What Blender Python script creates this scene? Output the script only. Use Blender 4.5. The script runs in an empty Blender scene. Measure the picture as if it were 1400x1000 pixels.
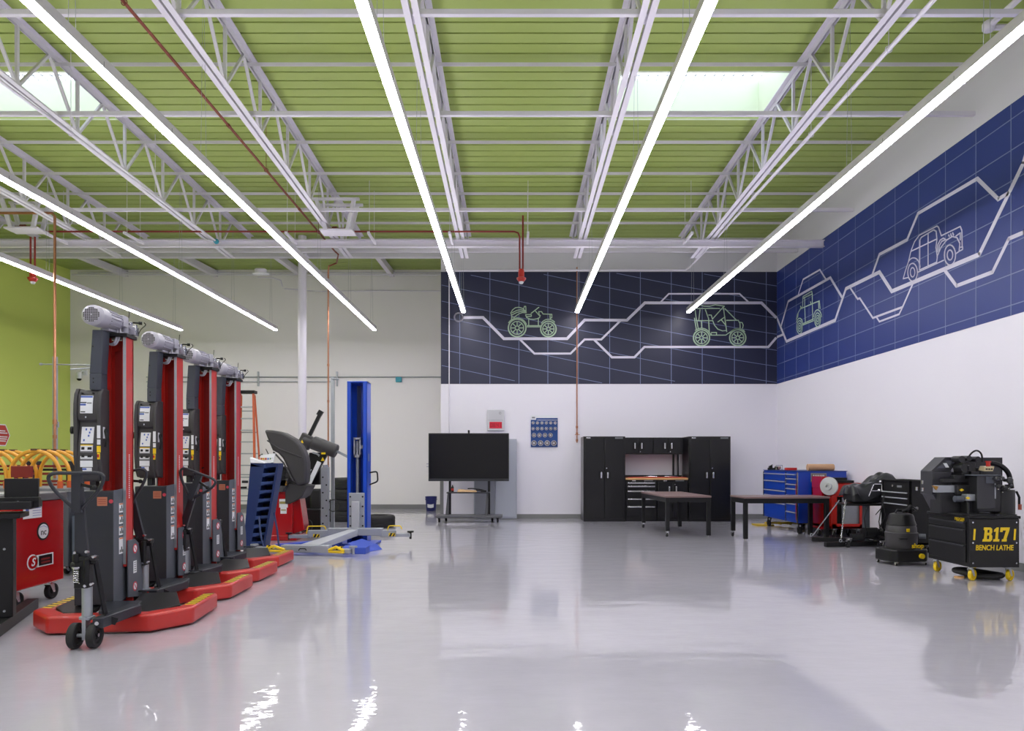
import bpy, math, random
from mathutils import Vector, Matrix, Euler
random.seed(7)
SC = bpy.context.scene
COL = SC.collection
PI = math.pi

def lin(c):
    return tuple((x/255/12.92 if x/255 <= .04045 else ((x/255+.055)/1.055)**2.4) for x in c)

MATS = {}
def mat(name, rgb, rough=.5, metal=0, coat=0, bump=0, bscale=40, emit=0, var=0, vscale=3, spec=.5):
    if name in MATS: return MATS[name]
    m = bpy.data.materials.new(name); m.use_nodes = True
    nt = m.node_tree; b = nt.nodes['Principled BSDF']
    c = (*lin(rgb), 1)
    b.inputs['Base Color'].default_value = c
    b.inputs['Roughness'].default_value = rough
    b.inputs['Metallic'].default_value = metal
    b.inputs['Coat Weight'].default_value = coat
    b.inputs['Coat Roughness'].default_value = .06
    b.inputs['Specular IOR Level'].default_value = spec
    if emit:
        b.inputs['Emission Color'].default_value = c
        b.inputs['Emission Strength'].default_value = emit
    if bump or var:
        tc = nt.nodes.new('ShaderNodeTexCoord')
    if bump:
        n = nt.nodes.new('ShaderNodeTexNoise'); n.inputs['Scale'].default_value = bscale; n.inputs['Detail'].default_value = 3
        bp = nt.nodes.new('ShaderNodeBump'); bp.inputs['Strength'].default_value = bump; bp.inputs['Distance'].default_value = .01
        nt.links.new(tc.outputs['Object'], n.inputs['Vector'])
        nt.links.new(n.outputs['Fac'], bp.inputs['Height']); nt.links.new(bp.outputs['Normal'], b.inputs['Normal'])
    if var:
        n2 = nt.nodes.new('ShaderNodeTexNoise'); n2.inputs['Scale'].default_value = vscale; n2.inputs['Detail'].default_value = 5
        mr = nt.nodes.new('ShaderNodeMapRange'); mr.inputs[3].default_value = 1-var; mr.inputs[4].default_value = 1+var
        mx = nt.nodes.new('ShaderNodeMix'); mx.data_type = 'RGBA'; mx.blend_type = 'MULTIPLY'; mx.inputs[0].default_value = 1
        mx.inputs[6].default_value = c
        nt.links.new(tc.outputs['Object'], n2.inputs['Vector']); nt.links.new(n2.outputs['Fac'], mr.inputs[0])
        nt.links.new(mr.outputs[0], mx.inputs[7]); nt.links.new(mx.outputs[2], b.inputs['Base Color'])
    MATS[name] = m
    return m

M_WHITE = mat('white_paint', (230, 227, 238), .55, bump=.03, bscale=60)
M_ALCOVE = mat('warm_white_paint', (238, 235, 236), .6, bump=.03, bscale=60)
M_UPPER = mat('shaded_white_paint', (206, 204, 212), .6)  # white wall paint, greyed for the weak light above the lamps
M_GREENW = mat('lime_wall_paint', (198, 214, 104), .55, bump=.03, bscale=50)
M_DECK = mat('green_deck_paint', (156, 174, 92), .5)
M_STEEL = mat('white_steel_paint', (218, 214, 226), .4)
M_NAVY = mat('lit_navy_mural_vinyl', (36, 54, 124), .45, var=.06, vscale=.6)  # the mural vinyl, brighter: the right wall's stronger light is in the colour
M_NAVYB = mat('shaded_navy_mural_vinyl', (33, 36, 63), .45, var=.06, vscale=.6)  # same vinyl, darkened in colour for the less lit back wall
M_LINE = mat('mural_white_line', (214, 210, 228), .5)
M_GRID = mat('mural_grid_line', (118, 128, 168), .5)
M_MINT = mat('mural_mint_line', (182, 208, 180), .5)
M_BASEB = mat('grey_rubber_base', (128, 128, 130), .5)
M_RED = mat('red_powder_coat', (186, 40, 34), .35, coat=.3)
M_REDD = mat('deep_red_enamel', (170, 14, 20), .22, coat=.6)
M_CHAR = mat('charcoal_powder_coat', (36, 38, 47), .42)
M_CHARL = mat('grey_powder_coat', (84, 88, 98), .42)
M_PLAS = mat('dark_grey_plastic', (58, 56, 59), .5, bump=.05, bscale=200)
M_BLACK = mat('black_paint', (19, 19, 22), .42, spec=.35)
M_BLKG = mat('glossy_black_enamel', (10, 10, 14), .3, coat=.15, spec=.4)
M_RUB = mat('black_rubber', (28, 28, 30), .65, bump=.1, bscale=60)
M_HOLE = mat('dark_hole', (8, 8, 9), .8)
M_ALU = mat('motor_grey_paint', (172, 170, 182), .35, metal=.2)
M_CHROME = mat('bright_steel', (205, 205, 210), .22, metal=1)
M_GALV = mat('galvanised_steel', (168, 172, 180), .42, metal=.6, var=.1, vscale=20)
M_COPPER = mat('copper_pipe', (180, 124, 96), .36, metal=.8)
M_COPPD = mat('shaded_copper', (128, 66, 52), .4, metal=.5)  # same copper, browned in colour for the weaker light under the roof
M_REDP = mat('red_oxide_pipe', (126, 30, 30), .45)
M_BLUE = mat('royal_blue_paint', (14, 74, 198), .32, coat=.3)
M_BLUET = mat('tool_chest_blue', (12, 62, 172), .35, coat=.2)
M_NAVYP = mat('navy_blue_paint', (24, 46, 98), .4)
M_YEL = mat('safety_yellow', (236, 200, 20), .4)
M_YELT = mat('golden_yellow_tube', (222, 160, 48), .38)
M_LABEL = mat('white_label', (224, 226, 232), .5)
M_LBLUE = mat('label_blue', (70, 96, 176), .5)
M_LGREY = mat('label_grey', (120, 122, 128), .5)
M_ORANGE = mat('orange_fibreglass', (206, 92, 48), .45)
M_WOOD = mat('maple_wood', (206, 160, 108), .45, var=.15, vscale=12)
M_TABLE = mat('brown_table_top', (128, 104, 104), .38, var=.06, vscale=8)
M_SCREEN = mat('dark_screen_glass', (9, 9, 12), .22, spec=.35)
M_LCG = mat('light_cabinet_grey', (172, 176, 190), .4)
M_KRAFT = mat('kraft_paper', (190, 150, 116), .7)
M_TEAL = mat('teal_plastic', (52, 152, 172), .5)
M_LARM = mat('lift_arm_grey', (158, 162, 172), .38, metal=.2)
M_PULL = mat('satin_silver', (186, 188, 196), .4, metal=.3)
M_LAMP = mat('lit_diffuser', (253, 250, 255), .5, emit=1)

class MB:
    def __init__(s): s.v = []; s.f = []; s.mi = []; s.M = Matrix.Identity(4); s.cur = 0
    def add(s, vs, fs, mi=None):
        o = len(s.v)
        s.v += [tuple(s.M @ Vector(p)) for p in vs]
        flip = s.M.determinant() < 0
        for f in fs:
            ff = [o+i for i in f]
            if flip: ff.reverse()
            s.f.append(ff); s.mi.append(s.cur if mi is None else mi)
        return s
    def mt(s, i): s.cur = i; return s
    def box(s, x0, x1, y0, y1, z0, z1):
        x0, x1 = min(x0, x1), max(x0, x1); y0, y1 = min(y0, y1), max(y0, y1); z0, z1 = min(z0, z1), max(z0, z1)
        vs = [(x0,y0,z0),(x1,y0,z0),(x1,y1,z0),(x0,y1,z0),(x0,y0,z1),(x1,y0,z1),(x1,y1,z1),(x0,y1,z1)]
        return s.add(vs, [(0,3,2,1),(4,5,6,7),(0,1,5,4),(1,2,6,5),(2,3,7,6),(3,0,4,7)])
    def hexa(s, b, t):
        """box from 4 bottom and 4 top points (ccw seen from above)"""
        return s.add(list(b)+list(t), [(0,3,2,1),(4,5,6,7),(0,1,5,4),(1,2,6,5),(2,3,7,6),(3,0,4,7)])
    def bar(s, p0, p1, w, h, up=(0,0,1)):
        """rectangular bar between two points, w across, h along up"""
        p0, p1 = Vector(p0), Vector(p1); d = (p1-p0).normalized(); u = Vector(up)
        if abs(d.dot(u)) > .98: u = Vector((0,1,0)) if abs(d.y) < .9 else Vector((1,0,0))
        r = d.cross(u).normalized(); u = r.cross(d).normalized()
        r *= w/2; u *= h/2
        vs = [p0-r-u, p0+r-u, p0+r+u, p0-r+u, p1-r-u, p1+r-u, p1+r+u, p1-r+u]
        return s.add(vs, [(0,1,2,3),(7,6,5,4),(0,4,5,1),(1,5,6,2),(2,6,7,3),(3,7,4,0)])
    def cyl(s, p0, p1, r0, r1=None, n=20, caps=True):
        if r1 is None: r1 = r0
        p0, p1 = Vector(p0), Vector(p1); d = (p1-p0).normalized()
        u = Vector((0,0,1)) if abs(d.z) < .9 else Vector((1,0,0))
        a = d.cross(u).normalized(); b = d.cross(a)
        vs = []
        for k in range(n):
            t = 2*PI*k/n; q = a*math.cos(t)+b*math.sin(t)
            vs.append(p0+q*r0)
        for k in range(n):
            t = 2*PI*k/n; q = a*math.cos(t)+b*math.sin(t)
            vs.append(p1+q*r1)
        fs = [(k, (k+1) % n, n+(k+1) % n, n+k) for k in range(n)]
        if caps: fs += [tuple(range(n-1, -1, -1)), tuple(range(n, 2*n))]
        return s.add(vs, fs)
    def tube(s, pts, r, n=10, closed=False, rz=None):
        pts = [Vector(p) for p in pts]; N = len(pts); vs = []; prev = None
        for i, p in enumerate(pts):
            if closed: d = (pts[(i+1) % N]-pts[i-1])
            else: d = pts[min(i+1, N-1)]-pts[max(i-1, 0)]
            d.normalize()
            if prev is None:
                u = Vector((0,0,1)) if abs(d.z) < .9 else Vector((1,0,0))
                a = d.cross(u).normalized()
            else:
                a = (prev-d*prev.dot(d)).normalized()
            prev = a; b = d.cross(a)
            rr = r[i] if isinstance(r, (list, tuple)) else r
            for k in range(n):
                t = 2*PI*k/n; vs.append(p+(a*math.cos(t)+b*math.sin(t))*rr)
        fs = []
        for i in range(N if closed else N-1):
            j = (i+1) % N
            for k in range(n):
                l = (k+1) % n; fs.append((i*n+k, i*n+l, j*n+l, j*n+k))
        if not closed: fs += [tuple(range(n-1, -1, -1)), tuple((N-1)*n+k for k in range(n))]
        return s.add(vs, fs)
    def prism(s, poly, axis, a0, a1):
        """extrude 2D polygon; axis 'x': poly=(y,z); 'y': poly=(x,z); 'z': poly=(x,y)"""
        ar = sum(poly[i][0]*poly[(i+1) % len(poly)][1]-poly[(i+1) % len(poly)][0]*poly[i][1] for i in range(len(poly)))
        if ar < 0: poly = poly[::-1]
        def P(p, a): return {'x': (a, p[0], p[1]), 'y': (p[0], a, p[1]), 'z': (p[0], p[1], a)}[axis]
        n = len(poly); a0, a1 = min(a0, a1), max(a0, a1)
        vs = [P(p, a0) for p in poly]+[P(p, a1) for p in poly]
        fs = [tuple(range(n-1, -1, -1)), tuple(range(n, 2*n))]+[(k, (k+1) % n, n+(k+1) % n, n+k) for k in range(n)]
        if axis == 'y': fs = [tuple(reversed(f)) for f in fs]
        return s.add(vs, fs)
    def lathe(s, prof, c=(0,0,0), axis='z', n=28):
        """prof: list of (r, h)"""
        vs = []
        for r, h in prof:
            for k in range(n):
                t = 2*PI*k/n; x, y = r*math.cos(t), r*math.sin(t)
                p = {'z': (x, y, h), 'y': (y, h, x), 'x': (h, x, y)}[axis]
                vs.append((p[0]+c[0], p[1]+c[1], p[2]+c[2]))
        fs = []
        for i in range(len(prof)-1):
            for k in range(n):
                l = (k+1) % n; fs.append((i*n+k, i*n+l, (i+1)*n+l, (i+1)*n+k))
        if prof[0][0] > 1e-5: fs.append(tuple(range(n-1, -1, -1)))
        if prof[-1][0] > 1e-5: fs.append(tuple((len(prof)-1)*n+k for k in range(n)))
        return s.add(vs, fs)
    def torus(s, c, R, r, axis='z', n=32, m=10):
        pr = []
        vs = []
        for i in range(n):
            t = 2*PI*i/n
            for k in range(m):
                q = 2*PI*k/m; rr = R+r*math.cos(q); h = r*math.sin(q)
                x, y = rr*math.cos(t), rr*math.sin(t)
                p = {'z': (x, y, h), 'y': (y, h, x), 'x': (h, x, y)}[axis]
                vs.append((p[0]+c[0], p[1]+c[1], p[2]+c[2]))
        fs = [(i*m+k, ((i+1) % n)*m+k, ((i+1) % n)*m+(k+1) % m, i*m+(k+1) % m) for i in range(n) for k in range(m)]
        return s.add(vs, fs)
    def ball(s, c, r, n=14, sc=(1,1,1)):
        vs = [(c[0], c[1], c[2]-r*sc[2])]; m = n//2
        for i in range(1, m):
            ph = -PI/2+PI*i/m
            for k in range(n):
                t = 2*PI*k/n
                vs.append((c[0]+r*sc[0]*math.cos(ph)*math.cos(t), c[1]+r*sc[1]*math.cos(ph)*math.sin(t), c[2]+r*sc[2]*math.sin(ph)))
        vs.append((c[0], c[1], c[2]+r*sc[2])); top = len(vs)-1
        fs = [(0, 1+(k+1) % n, 1+k) for k in range(n)]
        for i in range(m-2):
            for k in range(n):
                a = 1+i*n; fs.append((a+k, a+(k+1) % n, a+n+(k+1) % n, a+n+k))
        a = 1+(m-2)*n
        fs += [(a+k, a+(k+1) % n, top) for k in range(n)]
        return s.add(vs, fs)
    def build(s, name, mats, parent=None, bevel=0, seg=2, angle=35):
        me = bpy.data.meshes.new(name); me.from_pydata(s.v, [], s.f)
        if not isinstance(mats, (list, tuple)): mats = [mats]
        for m in mats: me.materials.append(m)
        for p, i in zip(me.polygons, s.mi): p.material_index = min(i, len(mats)-1)
        me.validate(); me.update()
        me.shade_smooth(); me.set_sharp_from_angle(angle=math.radians(angle))
        o = bpy.data.objects.new(name, me); COL.objects.link(o)
        if parent is not None: o.parent = parent
        if bevel:
            b = o.modifiers.new('bevel', 'BEVEL'); b.width = bevel; b.segments = seg; b.limit_method = 'ANGLE'; b.angle_limit = math.radians(40)
            b.harden_normals = False
        return o

def tag(o, label, cat, group=None, kind=None):
    o['label'] = label; o['category'] = cat
    if group: o['group'] = group
    if kind: o['kind'] = kind
    return o
def thing(name, label, cat, loc=(0,0,0), rz=0, group=None, rot=None):
    o = bpy.data.objects.new(name, None); o.empty_display_size = .1; COL.objects.link(o)
    o.location = loc; o.rotation_euler = rot if rot else (0, 0, rz)
    return tag(o, label, cat, group)
def struct(name, mb, m, bevel=0):
    o = mb.build(name, m, None, bevel); o['kind'] = 'structure'; return o
def kids(o): return [c for c in bpy.data.objects if c.parent == o]
def copy_tree(o, label=None, loc=None, rz=None, group=None, parent=None, km=None):
    if km is None:
        km = {}
        for c in bpy.data.objects:
            if c.parent: km.setdefault(c.parent.name, []).append(c)
    c = o.copy(); COL.objects.link(c)
    if parent is not None: c.parent = parent
    for ch in km.get(o.name, []): copy_tree(ch, parent=c, km=km)
    if label: c['label'] = label
    if loc is not None: c.location = loc
    if rz is not None: c.rotation_euler = (c.rotation_euler[0], c.rotation_euler[1], rz)
    if group: c['group'] = group
    return c
def text(body, size, loc, rot, m, parent, name='lettering', ext=.002, sx=1, shear=0, bold=0, align='CENTER'):
    cu = bpy.data.curves.new(name, 'FONT'); cu.body = body; cu.size = size; cu.extrude = ext
    cu.align_x = align; cu.align_y = 'CENTER'; cu.shear = shear; cu.offset = bold
    o = bpy.data.objects.new(name, cu); COL.objects.link(o)
    bpy.context.view_layer.update()
    dg = bpy.context.evaluated_depsgraph_get()
    me = bpy.data.meshes.new_from_object(o.evaluated_get(dg))
    bpy.data.objects.remove(o); bpy.data.curves.remove(cu)
    me.materials.clear(); me.materials.append(m)
    ob = bpy.data.objects.new(name, me); COL.objects.link(ob)
    ob.location = loc; ob.rotation_euler = rot; ob.scale = (sx, 1, 1)
    if parent is not None: ob.parent = parent
    return ob
RF = (PI/2, 0, 0)          # text facing -Y
RR = (PI/2, 0, PI/2)       # text facing +X
RL = (PI/2, 0, -PI/2)      # text facing -X
ORD = ['first','second','third','fourth','fifth','sixth','seventh','eighth','ninth']

def caster(parent, x, y, r=.05, w=.03, ztop=None, mw=None, mf=None, rz=0, name='caster', off=.03):
    """swivel caster standing on the floor at local x,y"""
    mw = mw or M_RUB; mf = mf or M_CHROME; zt = ztop if ztop else r*2.5
    c, s_ = math.cos(rz), math.sin(rz)
    a = MB(); a.M = Matrix.Translation((x, y, 0)) @ Matrix.Rotation(rz, 4, 'Z')
    a.mt(1)
    a.box(-w*.9, w*.9, -w*.9, w*.9, zt-.008, zt)
    a.cyl((0,0,zt-.03), (0,0,zt-.008), w*.7, n=14)
    for sd in (-1, 1):
        a.hexa([(sd*w*.62-.002, off-.012, r-.012), (sd*w*.62+.002, off-.012, r-.012), (sd*w*.62+.002, off+.012, r-.012), (sd*w*.62-.002, off+.012, r-.012)],
               [(sd*w*.62-.002, -w*.7, zt-.025), (sd*w*.62+.002, -w*.7, zt-.025), (sd*w*.62+.002, w*.7, zt-.025), (sd*w*.62-.002, w*.7, zt-.025)])
    a.box(-w*.64, w*.64, -w*.7, w*.7, zt-.03, zt-.022)
    o = a.build(name, [mw, mf], parent)
    b = MB(); b.M = a.M
    b.lathe([(0,-w/2),(r*.35,-w/2),(r*.4,-w*.3),(r*.72,-w*.3),(r*.76,-w/2),(r*.95,-w/2),(r,-w*.3),(r,w*.3),(r*.95,w/2),(r*.76,w/2),(r*.72,w*.3),(r*.4,w*.3),(r*.35,w/2),(0,w/2)], (0, off, r), 'x', 24)
    b.mt(1); b.cyl((-w*.7, off, r), (w*.7, off, r), r*.16, n=10)
    b.build('wheel', [mw, mf], o)
    return o
EXPOSURE = 0.0
SKY = 3.2
LAMP = 35.0
UP = 11.0  # emission of the added uplight strips
FLOOR_A = (174, 171, 182)
FLOOR_B = (188, 185, 196)
# ---------------------------------------------------------------- camera
cam = bpy.data.cameras.new('camera'); co = bpy.data.objects.new('camera', cam); COL.objects.link(co)
co.location = (0, 0, 1.3); co.rotation_euler = (PI/2, 0, 0)
cam.sensor_width = 36; cam.lens = 950/1400*36; cam.shift_x = -1/1400; cam.shift_y = 131/1400
cam.clip_end = 100
SC.camera = co
SC.view_settings.view_transform = 'Standard'; SC.view_settings.look = 'None'; SC.view_settings.gamma = 1
SC.view_settings.use_curve_mapping = False; SC.view_settings.exposure = EXPOSURE
w = bpy.data.worlds.new('sky'); SC.world = w; w.use_nodes = True
w.node_tree.nodes['Background'].inputs[0].default_value = (.86, .93, 1, 1)
w.node_tree.nodes['Background'].inputs[1].default_value = SKY

XL, XR = -12.1, 6.0      # side walls
YB = 15.77               # mural wall
YA = 19.0                # alcove back wall
XA = -1.63               # end of the mural wall
YF = -5.0                # wall behind the camera
def zdeck(y): return 6.8-.0274*y if y < YB else 6.37+.053*(y-YB)

# ---------------------------------------------------------------- floor
fm = bpy.data.materials.new('polished_epoxy_floor'); fm.use_nodes = True
nt = fm.node_tree; bs = nt.nodes['Principled BSDF']
tc = nt.nodes.new('ShaderNodeTexCoord')
n1 = nt.nodes.new('ShaderNodeTexNoise'); n1.inputs['Scale'].default_value = .45; n1.inputs['Detail'].default_value = 6
n2 = nt.nodes.new('ShaderNodeTexNoise'); n2.inputs['Scale'].default_value = 6; n2.inputs['Detail'].default_value = 8
mx = nt.nodes.new('ShaderNodeMix'); mx.data_type = 'FLOAT'; mx.inputs[0].default_value = .35
cr = nt.nodes.new('ShaderNodeValToRGB')
cr.color_ramp.elements[0].position = .25; cr.color_ramp.elements[0].color = (*lin(FLOOR_A), 1)
cr.color_ramp.elements[1].position = .75; cr.color_ramp.elements[1].color = (*lin(FLOOR_B), 1)
L = nt.links.new
L(tc.outputs['Object'], n1.inputs['Vector']); L(tc.outputs['Object'], n2.inputs['Vector'])
L(n1.outputs['Fac'], mx.inputs[2]); L(n2.outputs['Fac'], mx.inputs[3]); L(mx.outputs[0], cr.inputs['Fac'])
L(cr.outputs['Color'], bs.inputs['Base Color'])
bs.inputs['Roughness'].default_value = .34; bs.inputs['Specular IOR Level'].default_value = .3
bs.inputs['Coat Weight'].default_value = 1; bs.inputs['Coat Roughness'].default_value = .035; bs.inputs['Coat IOR'].default_value = 1.5
mp = nt.nodes.new('ShaderNodeMapping'); mp.inputs['Scale'].default_value = (1.2, 2.4, 1)
n3 = nt.nodes.new('ShaderNodeTexNoise'); n3.inputs['Scale'].default_value = 1.7; n3.inputs['Detail'].default_value = 4; n3.inputs['Roughness'].default_value = .55
bp = nt.nodes.new('ShaderNodeBump'); bp.inputs['Strength'].default_value = .21; bp.inputs['Distance'].default_value = .016
L(tc.outputs['Object'], mp.inputs['Vector']); L(mp.outputs['Vector'], n3.inputs['Vector']); L(n3.outputs['Fac'], bp.inputs['Height'])
L(bp.outputs['Normal'], bs.inputs['Coat Normal'])
struct('floor', MB().box(XL-.2, XR+.2, YF-.2, YA+.2, -.1, 0), fm)

# ---------------------------------------------------------------- walls
ZT = 7.0
a = MB()
a.box(XA, XR, YB, YB+.15, 0, 5.6).mt(1).box(XA, XR, YB, YB+.15, 5.6, ZT)
struct('wall_back', a, [M_WHITE, M_UPPER])
struct('wall_return', MB().box(XA, XA+.12, YB+.15, YA, 0, ZT), M_WHITE)
struct('wall_alcove', MB().box(XL, XA+.12, YA, YA+.15, 0, ZT), M_ALCOVE)
struct('wall_header', MB().box(XL, XA, YB+.05, YB+.2, 5.96, ZT), M_UPPER)
struct('wall_left', MB().box(XL-.15, XL, YF-.15, YA+.15, 0, ZT+.2), M_GREENW)
a = MB(); a.box(XR, XR+.15, YF-.15, YB+.15, 0, 5.6).mt(1).box(XR, XR+.15, YF-.15, YB+.15, 5.6, ZT+.2)
struct('wall_right', a, [M_WHITE, M_UPPER])
struct('wall_front', MB().box(XL-.15, XR+.15, YF-.15, YF, 0, ZT+.2), M_WHITE)
struct('baseboard_back', MB().box(XA+.02, XR, YB-.015, YB, 0, .1), M_BASEB)
struct('baseboard_alcove', MB().box(XL, XA, YA-.015, YA, 0, .12), M_BASEB)
struct('baseboard_right', MB().box(XR-.015, XR, YF, YB-.02, 0, .1), M_BASEB)
struct('baseboard_left', MB().box(XL, XL+.015, YF, YA-.02, 0, .12), M_BASEB)
struct('trim_corner', MB().box(XA-.02, XA+.06, YB-.006, YB+.0, 0, 1.2), M_BASEB)

# ---------------------------------------------------------------- roof deck (ribs run across the room)
SKY_Y = (9.369, 10.563); SKYX = [(1.47, 3.74), (-8.17, -5.97)]
a = MB(); P = .2033; SL = .026; DP = .07
y = YF-.15
y0r = 8.136-round((8.136+5)/P)*P
y = y0r-P
holes = SKYX
while y < YA+.1:
    ya, yb = y+SL/2, y+P-SL/2           # flat panel
    def strip(ya, yb, za, zb, xs):
        for x0, x1 in xs:
            a.add([(x0, ya, za), (x0, yb, zb), (x1, yb, zb), (x1, ya, za)], [(0, 1, 2, 3)])
    mid = y+P/2
    full = [(XL-.1, XR+.1)]
    xs = full
    if SKY_Y[0]-.02 < mid < SKY_Y[1]+.02:
        xs = [(XL-.1, SKYX[1][0]), (SKYX[1][1], SKYX[0][0]), (SKYX[0][1], XR+.1)]
    strip(ya, yb, zdeck(ya), zdeck(yb), xs)
    # groove at yb..yb+SL
    yc = yb+SL
    gm = yb+SL/2
    xs = full
    if SKY_Y[0] < gm < SKY_Y[1]: xs = [(XL-.1, SKYX[1][0]), (SKYX[1][1], SKYX[0][0]), (SKYX[0][1], XR+.1)]
    strip(yb, yb, zdeck(yb), zdeck(yb)+DP, xs); strip(yb, yc, zdeck(yb)+DP, zdeck(yb)+DP, xs); strip(yc, yc, zdeck(yb)+DP, zdeck(yc), xs)
    y += P
deck = struct('ceiling', a, M_DECK)
# skylight wells
gl = bpy.data.materials.new('skylight_glazing'); gl.use_nodes = True
nt = gl.node_tree; nt.nodes.clear()
o_ = nt.nodes.new('ShaderNodeOutputMaterial'); m_ = nt.nodes.new('ShaderNodeMixShader'); t_ = nt.nodes.new('ShaderNodeBsdfTransparent'); d_ = nt.nodes.new('ShaderNodeBsdfTranslucent')
t_.inputs[0].default_value = (.95, .97, 1, 1); d_.inputs[0].default_value = (.95, .96, 1, 1); m_.inputs[0].default_value = .35
nt.links.new(t_.outputs[0], m_.inputs[1]); nt.links.new(d_.outputs[0], m_.inputs[2]); nt.links.new(m_.outputs[0], o_.inputs[0])
M_WELL = mat('skylight_well_paint', (224, 234, 210), .5)
for i, (x0, x1) in enumerate(SKYX):
    r = thing('skylight', ['ceiling skylight with wire glazing beside the right joists', 'ceiling skylight at the upper left behind the truss'][i], 'skylight', (0,0,0), group=None)
    y0, y1 = SKY_Y; t = .04; zl = 6.4; zh = 7.1
    q = MB(); za, zb = zdeck(y0)-.002, zdeck(y1)-.002
    q.hexa([(x0-t,y0-t,za),(x1+t,y0-t,za),(x1+t,y0,za),(x0-t,y0,za)], [(x0-t,y0-t,zh),(x1+t,y0-t,zh),(x1+t,y0,zh),(x0-t,y0,zh)])
    q.hexa([(x0-t,y1,zb),(x1+t,y1,zb),(x1+t,y1+t,zb),(x0-t,y1+t,zb)], [(x0-t,y1,zh),(x1+t,y1,zh),(x1+t,y1+t,zh),(x0-t,y1+t,zh)])
    for xa, xb in ((x0-t, x0), (x1, x1+t)):
        q.hexa([(xa,y0,za),(xb,y0,za),(xb,y1,zb),(xa,y1,zb)], [(xa,y0,zh),(xb,y0,zh),(xb,y1,zh),(xa,y1,zh)])
    q.build('well', M_WELL, r)
    q = MB().box(x0-t, x1+t, y0-t, y1+t, zh, zh+.01); q.build('glazing', gl, r)
    q = MB(); n = 16
    for k in range(1, n): q.bar((x0+(x1-x0)*k/n, y0, zh-.004), (x0+(x1-x0)*k/n, y1, zh-.004), .008, .008)
    for k in range(1, 9): q.bar((x0, y0+(y1-y0)*k/9, zh-.004), (x1, y0+(y1-y0)*k/9, zh-.004), .008, .008)
    q.build('wire_grid', M_LGREY, r)

# ---------------------------------------------------------------- joists
JX = [3.81, 1.35, -1.01, -3.43, -5.91, -8.25, -10.7]
def zbc(y): return 6.0-.0274*y
YJ0, YJ1 = YF, 15.7
def make_joist(label):
    r = thing('roof_joist', label, 'joist', (0, 0, 0), group=None)
    q = MB()
    for sx in (-1, 1):
        q.bar((sx*.045, YJ0, zdeck(YJ0)-.006), (sx*.045, YJ1-.05, zdeck(YJ1-.05)-.006), .07, .008)
        q.bar((sx*.015, YJ0, zdeck(YJ0)-.045), (sx*.015, YJ1-.05, zdeck(YJ1-.05)-.045), .008, .075)
    q.build('top_chord', M_STEEL, r)
    q = MB()
    for sx in (-1, 1):
        q.bar((sx*.048, YJ0, zbc(YJ0)-.03), (sx*.048, 14.6, zbc(14.6)-.03), .065, .008)
        q.bar((sx*.018, YJ0, zbc(YJ0)), (sx*.018, 14.6, zbc(14.6)), .008, .065)
    q.build('bottom_chord', M_STEEL, r)
    k = -2; first = None
    yt = 8.86-1.15*6
    while yt < 14.3:
        for (ya, za, yb, zb, nm) in ((yt, zdeck(yt)-.07, yt+.575, zbc(yt+.575), 'diagonal_web'), (yt+.575, zbc(yt+.575), yt+1.15, zdeck(yt+1.15)-.07, 'diagonal_web'), (yt+.575, zbc(yt+.575), yt+.575, zdeck(yt+.575)-.07, 'web_post')):
            if yb > 14.9: continue
            q = MB()
            wd = .036 if nm == 'web_post' else .03
            q.bar((0, ya, za), (0, yb, zb), wd if nm != 'web_post' else .036, .036, up=(1,0,0))
            q.build(nm, M_STEEL, r)
        yt += 1.15
    return r
j0 = make_joist('white open-web roof joist nearest the right wall, beside the right skylight')
j0.location.x = JX[0]
names = [None, 'white open-web roof joist between the two central light rows, left of right skylight', 'white open-web roof joist just left of the room centre line', 'white open-web roof joist running beside the brown copper pipe',
         'white open-web roof joist at the right edge of the left skylight', 'white open-web roof joist at the upper left beyond the left skylight', 'white open-web roof joist farthest left near the green wall']
for i in range(1, 7):
    copy_tree(j0, names[i], (JX[i], 0, 0))
# short joist ends in the alcove
for i, x in enumerate([v+.14 for v in JX[3:]]):
    q = MB()
    q.hexa([(x-.06, YB+.2, 6.2), (x+.06, YB+.2, 6.2), (x+.06, YA-.02, 6.33), (x-.06, YA-.02, 6.33)], [(x-.06, YB+.2, 6.34), (x+.06, YB+.2, 6.34), (x+.06, YA-.02, 6.5), (x-.06, YA-.02, 6.5)])
    tag(q.build('alcove_beam', M_STEEL, None), 'short white beam under the alcove roof, %s from the mural corner' % ORD[i], 'beam', 'alcove roof beams')
# bridging angles
for i, yy in enumerate((9.0, 11.07, 12.2, 13.06, 14.55)):
    z = zdeck(yy)-.088
    q = MB(); q.bar((XL, yy, z-.022), (XR-.01, yy, z-.022), .006, .05).bar((XL, yy+.025, z), (XR-.01, yy+.025, z), .05, .006)
    tag(q.build('bridging_angle', M_STEEL, None), 'white bridging angle crossing under the green deck, %s row from the viewer' % ORD[i], 'brace', 'upper bridging angles')
for i, yy in enumerate((7.05, 9.0, 12.2, 14.6)):
    z = zbc(yy)+(.13 if i == 3 else .06)
    q = MB(); q.bar((XL, yy, z), (XR-.01, yy, z), .006, .05).bar((XL, yy+.025, z-.025), (XR-.01, yy+.025, z-.025), .05, .006)
    tag(q.build('bridging_angle', M_STEEL, None), 'white bridging angle along the lower joist chords, %s row from the viewer' % ORD[i], 'brace', 'lower bridging angles')
# transverse beam in front of mural
q = MB(); yb = 13.4; z0 = 5.43
q.box(XL, XR, yb-.05, yb+.05, z0, z0+.012).box(XL, XR, yb-.05, yb+.05, z0+.118, z0+.13).box(XL, XR, yb-.006, yb+.006, z0+.012, z0+.118)
tag(q.build('cross_beam', M_STEEL, None), 'white steel I-beam spanning the whole room above the mural', 'beam')
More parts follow.
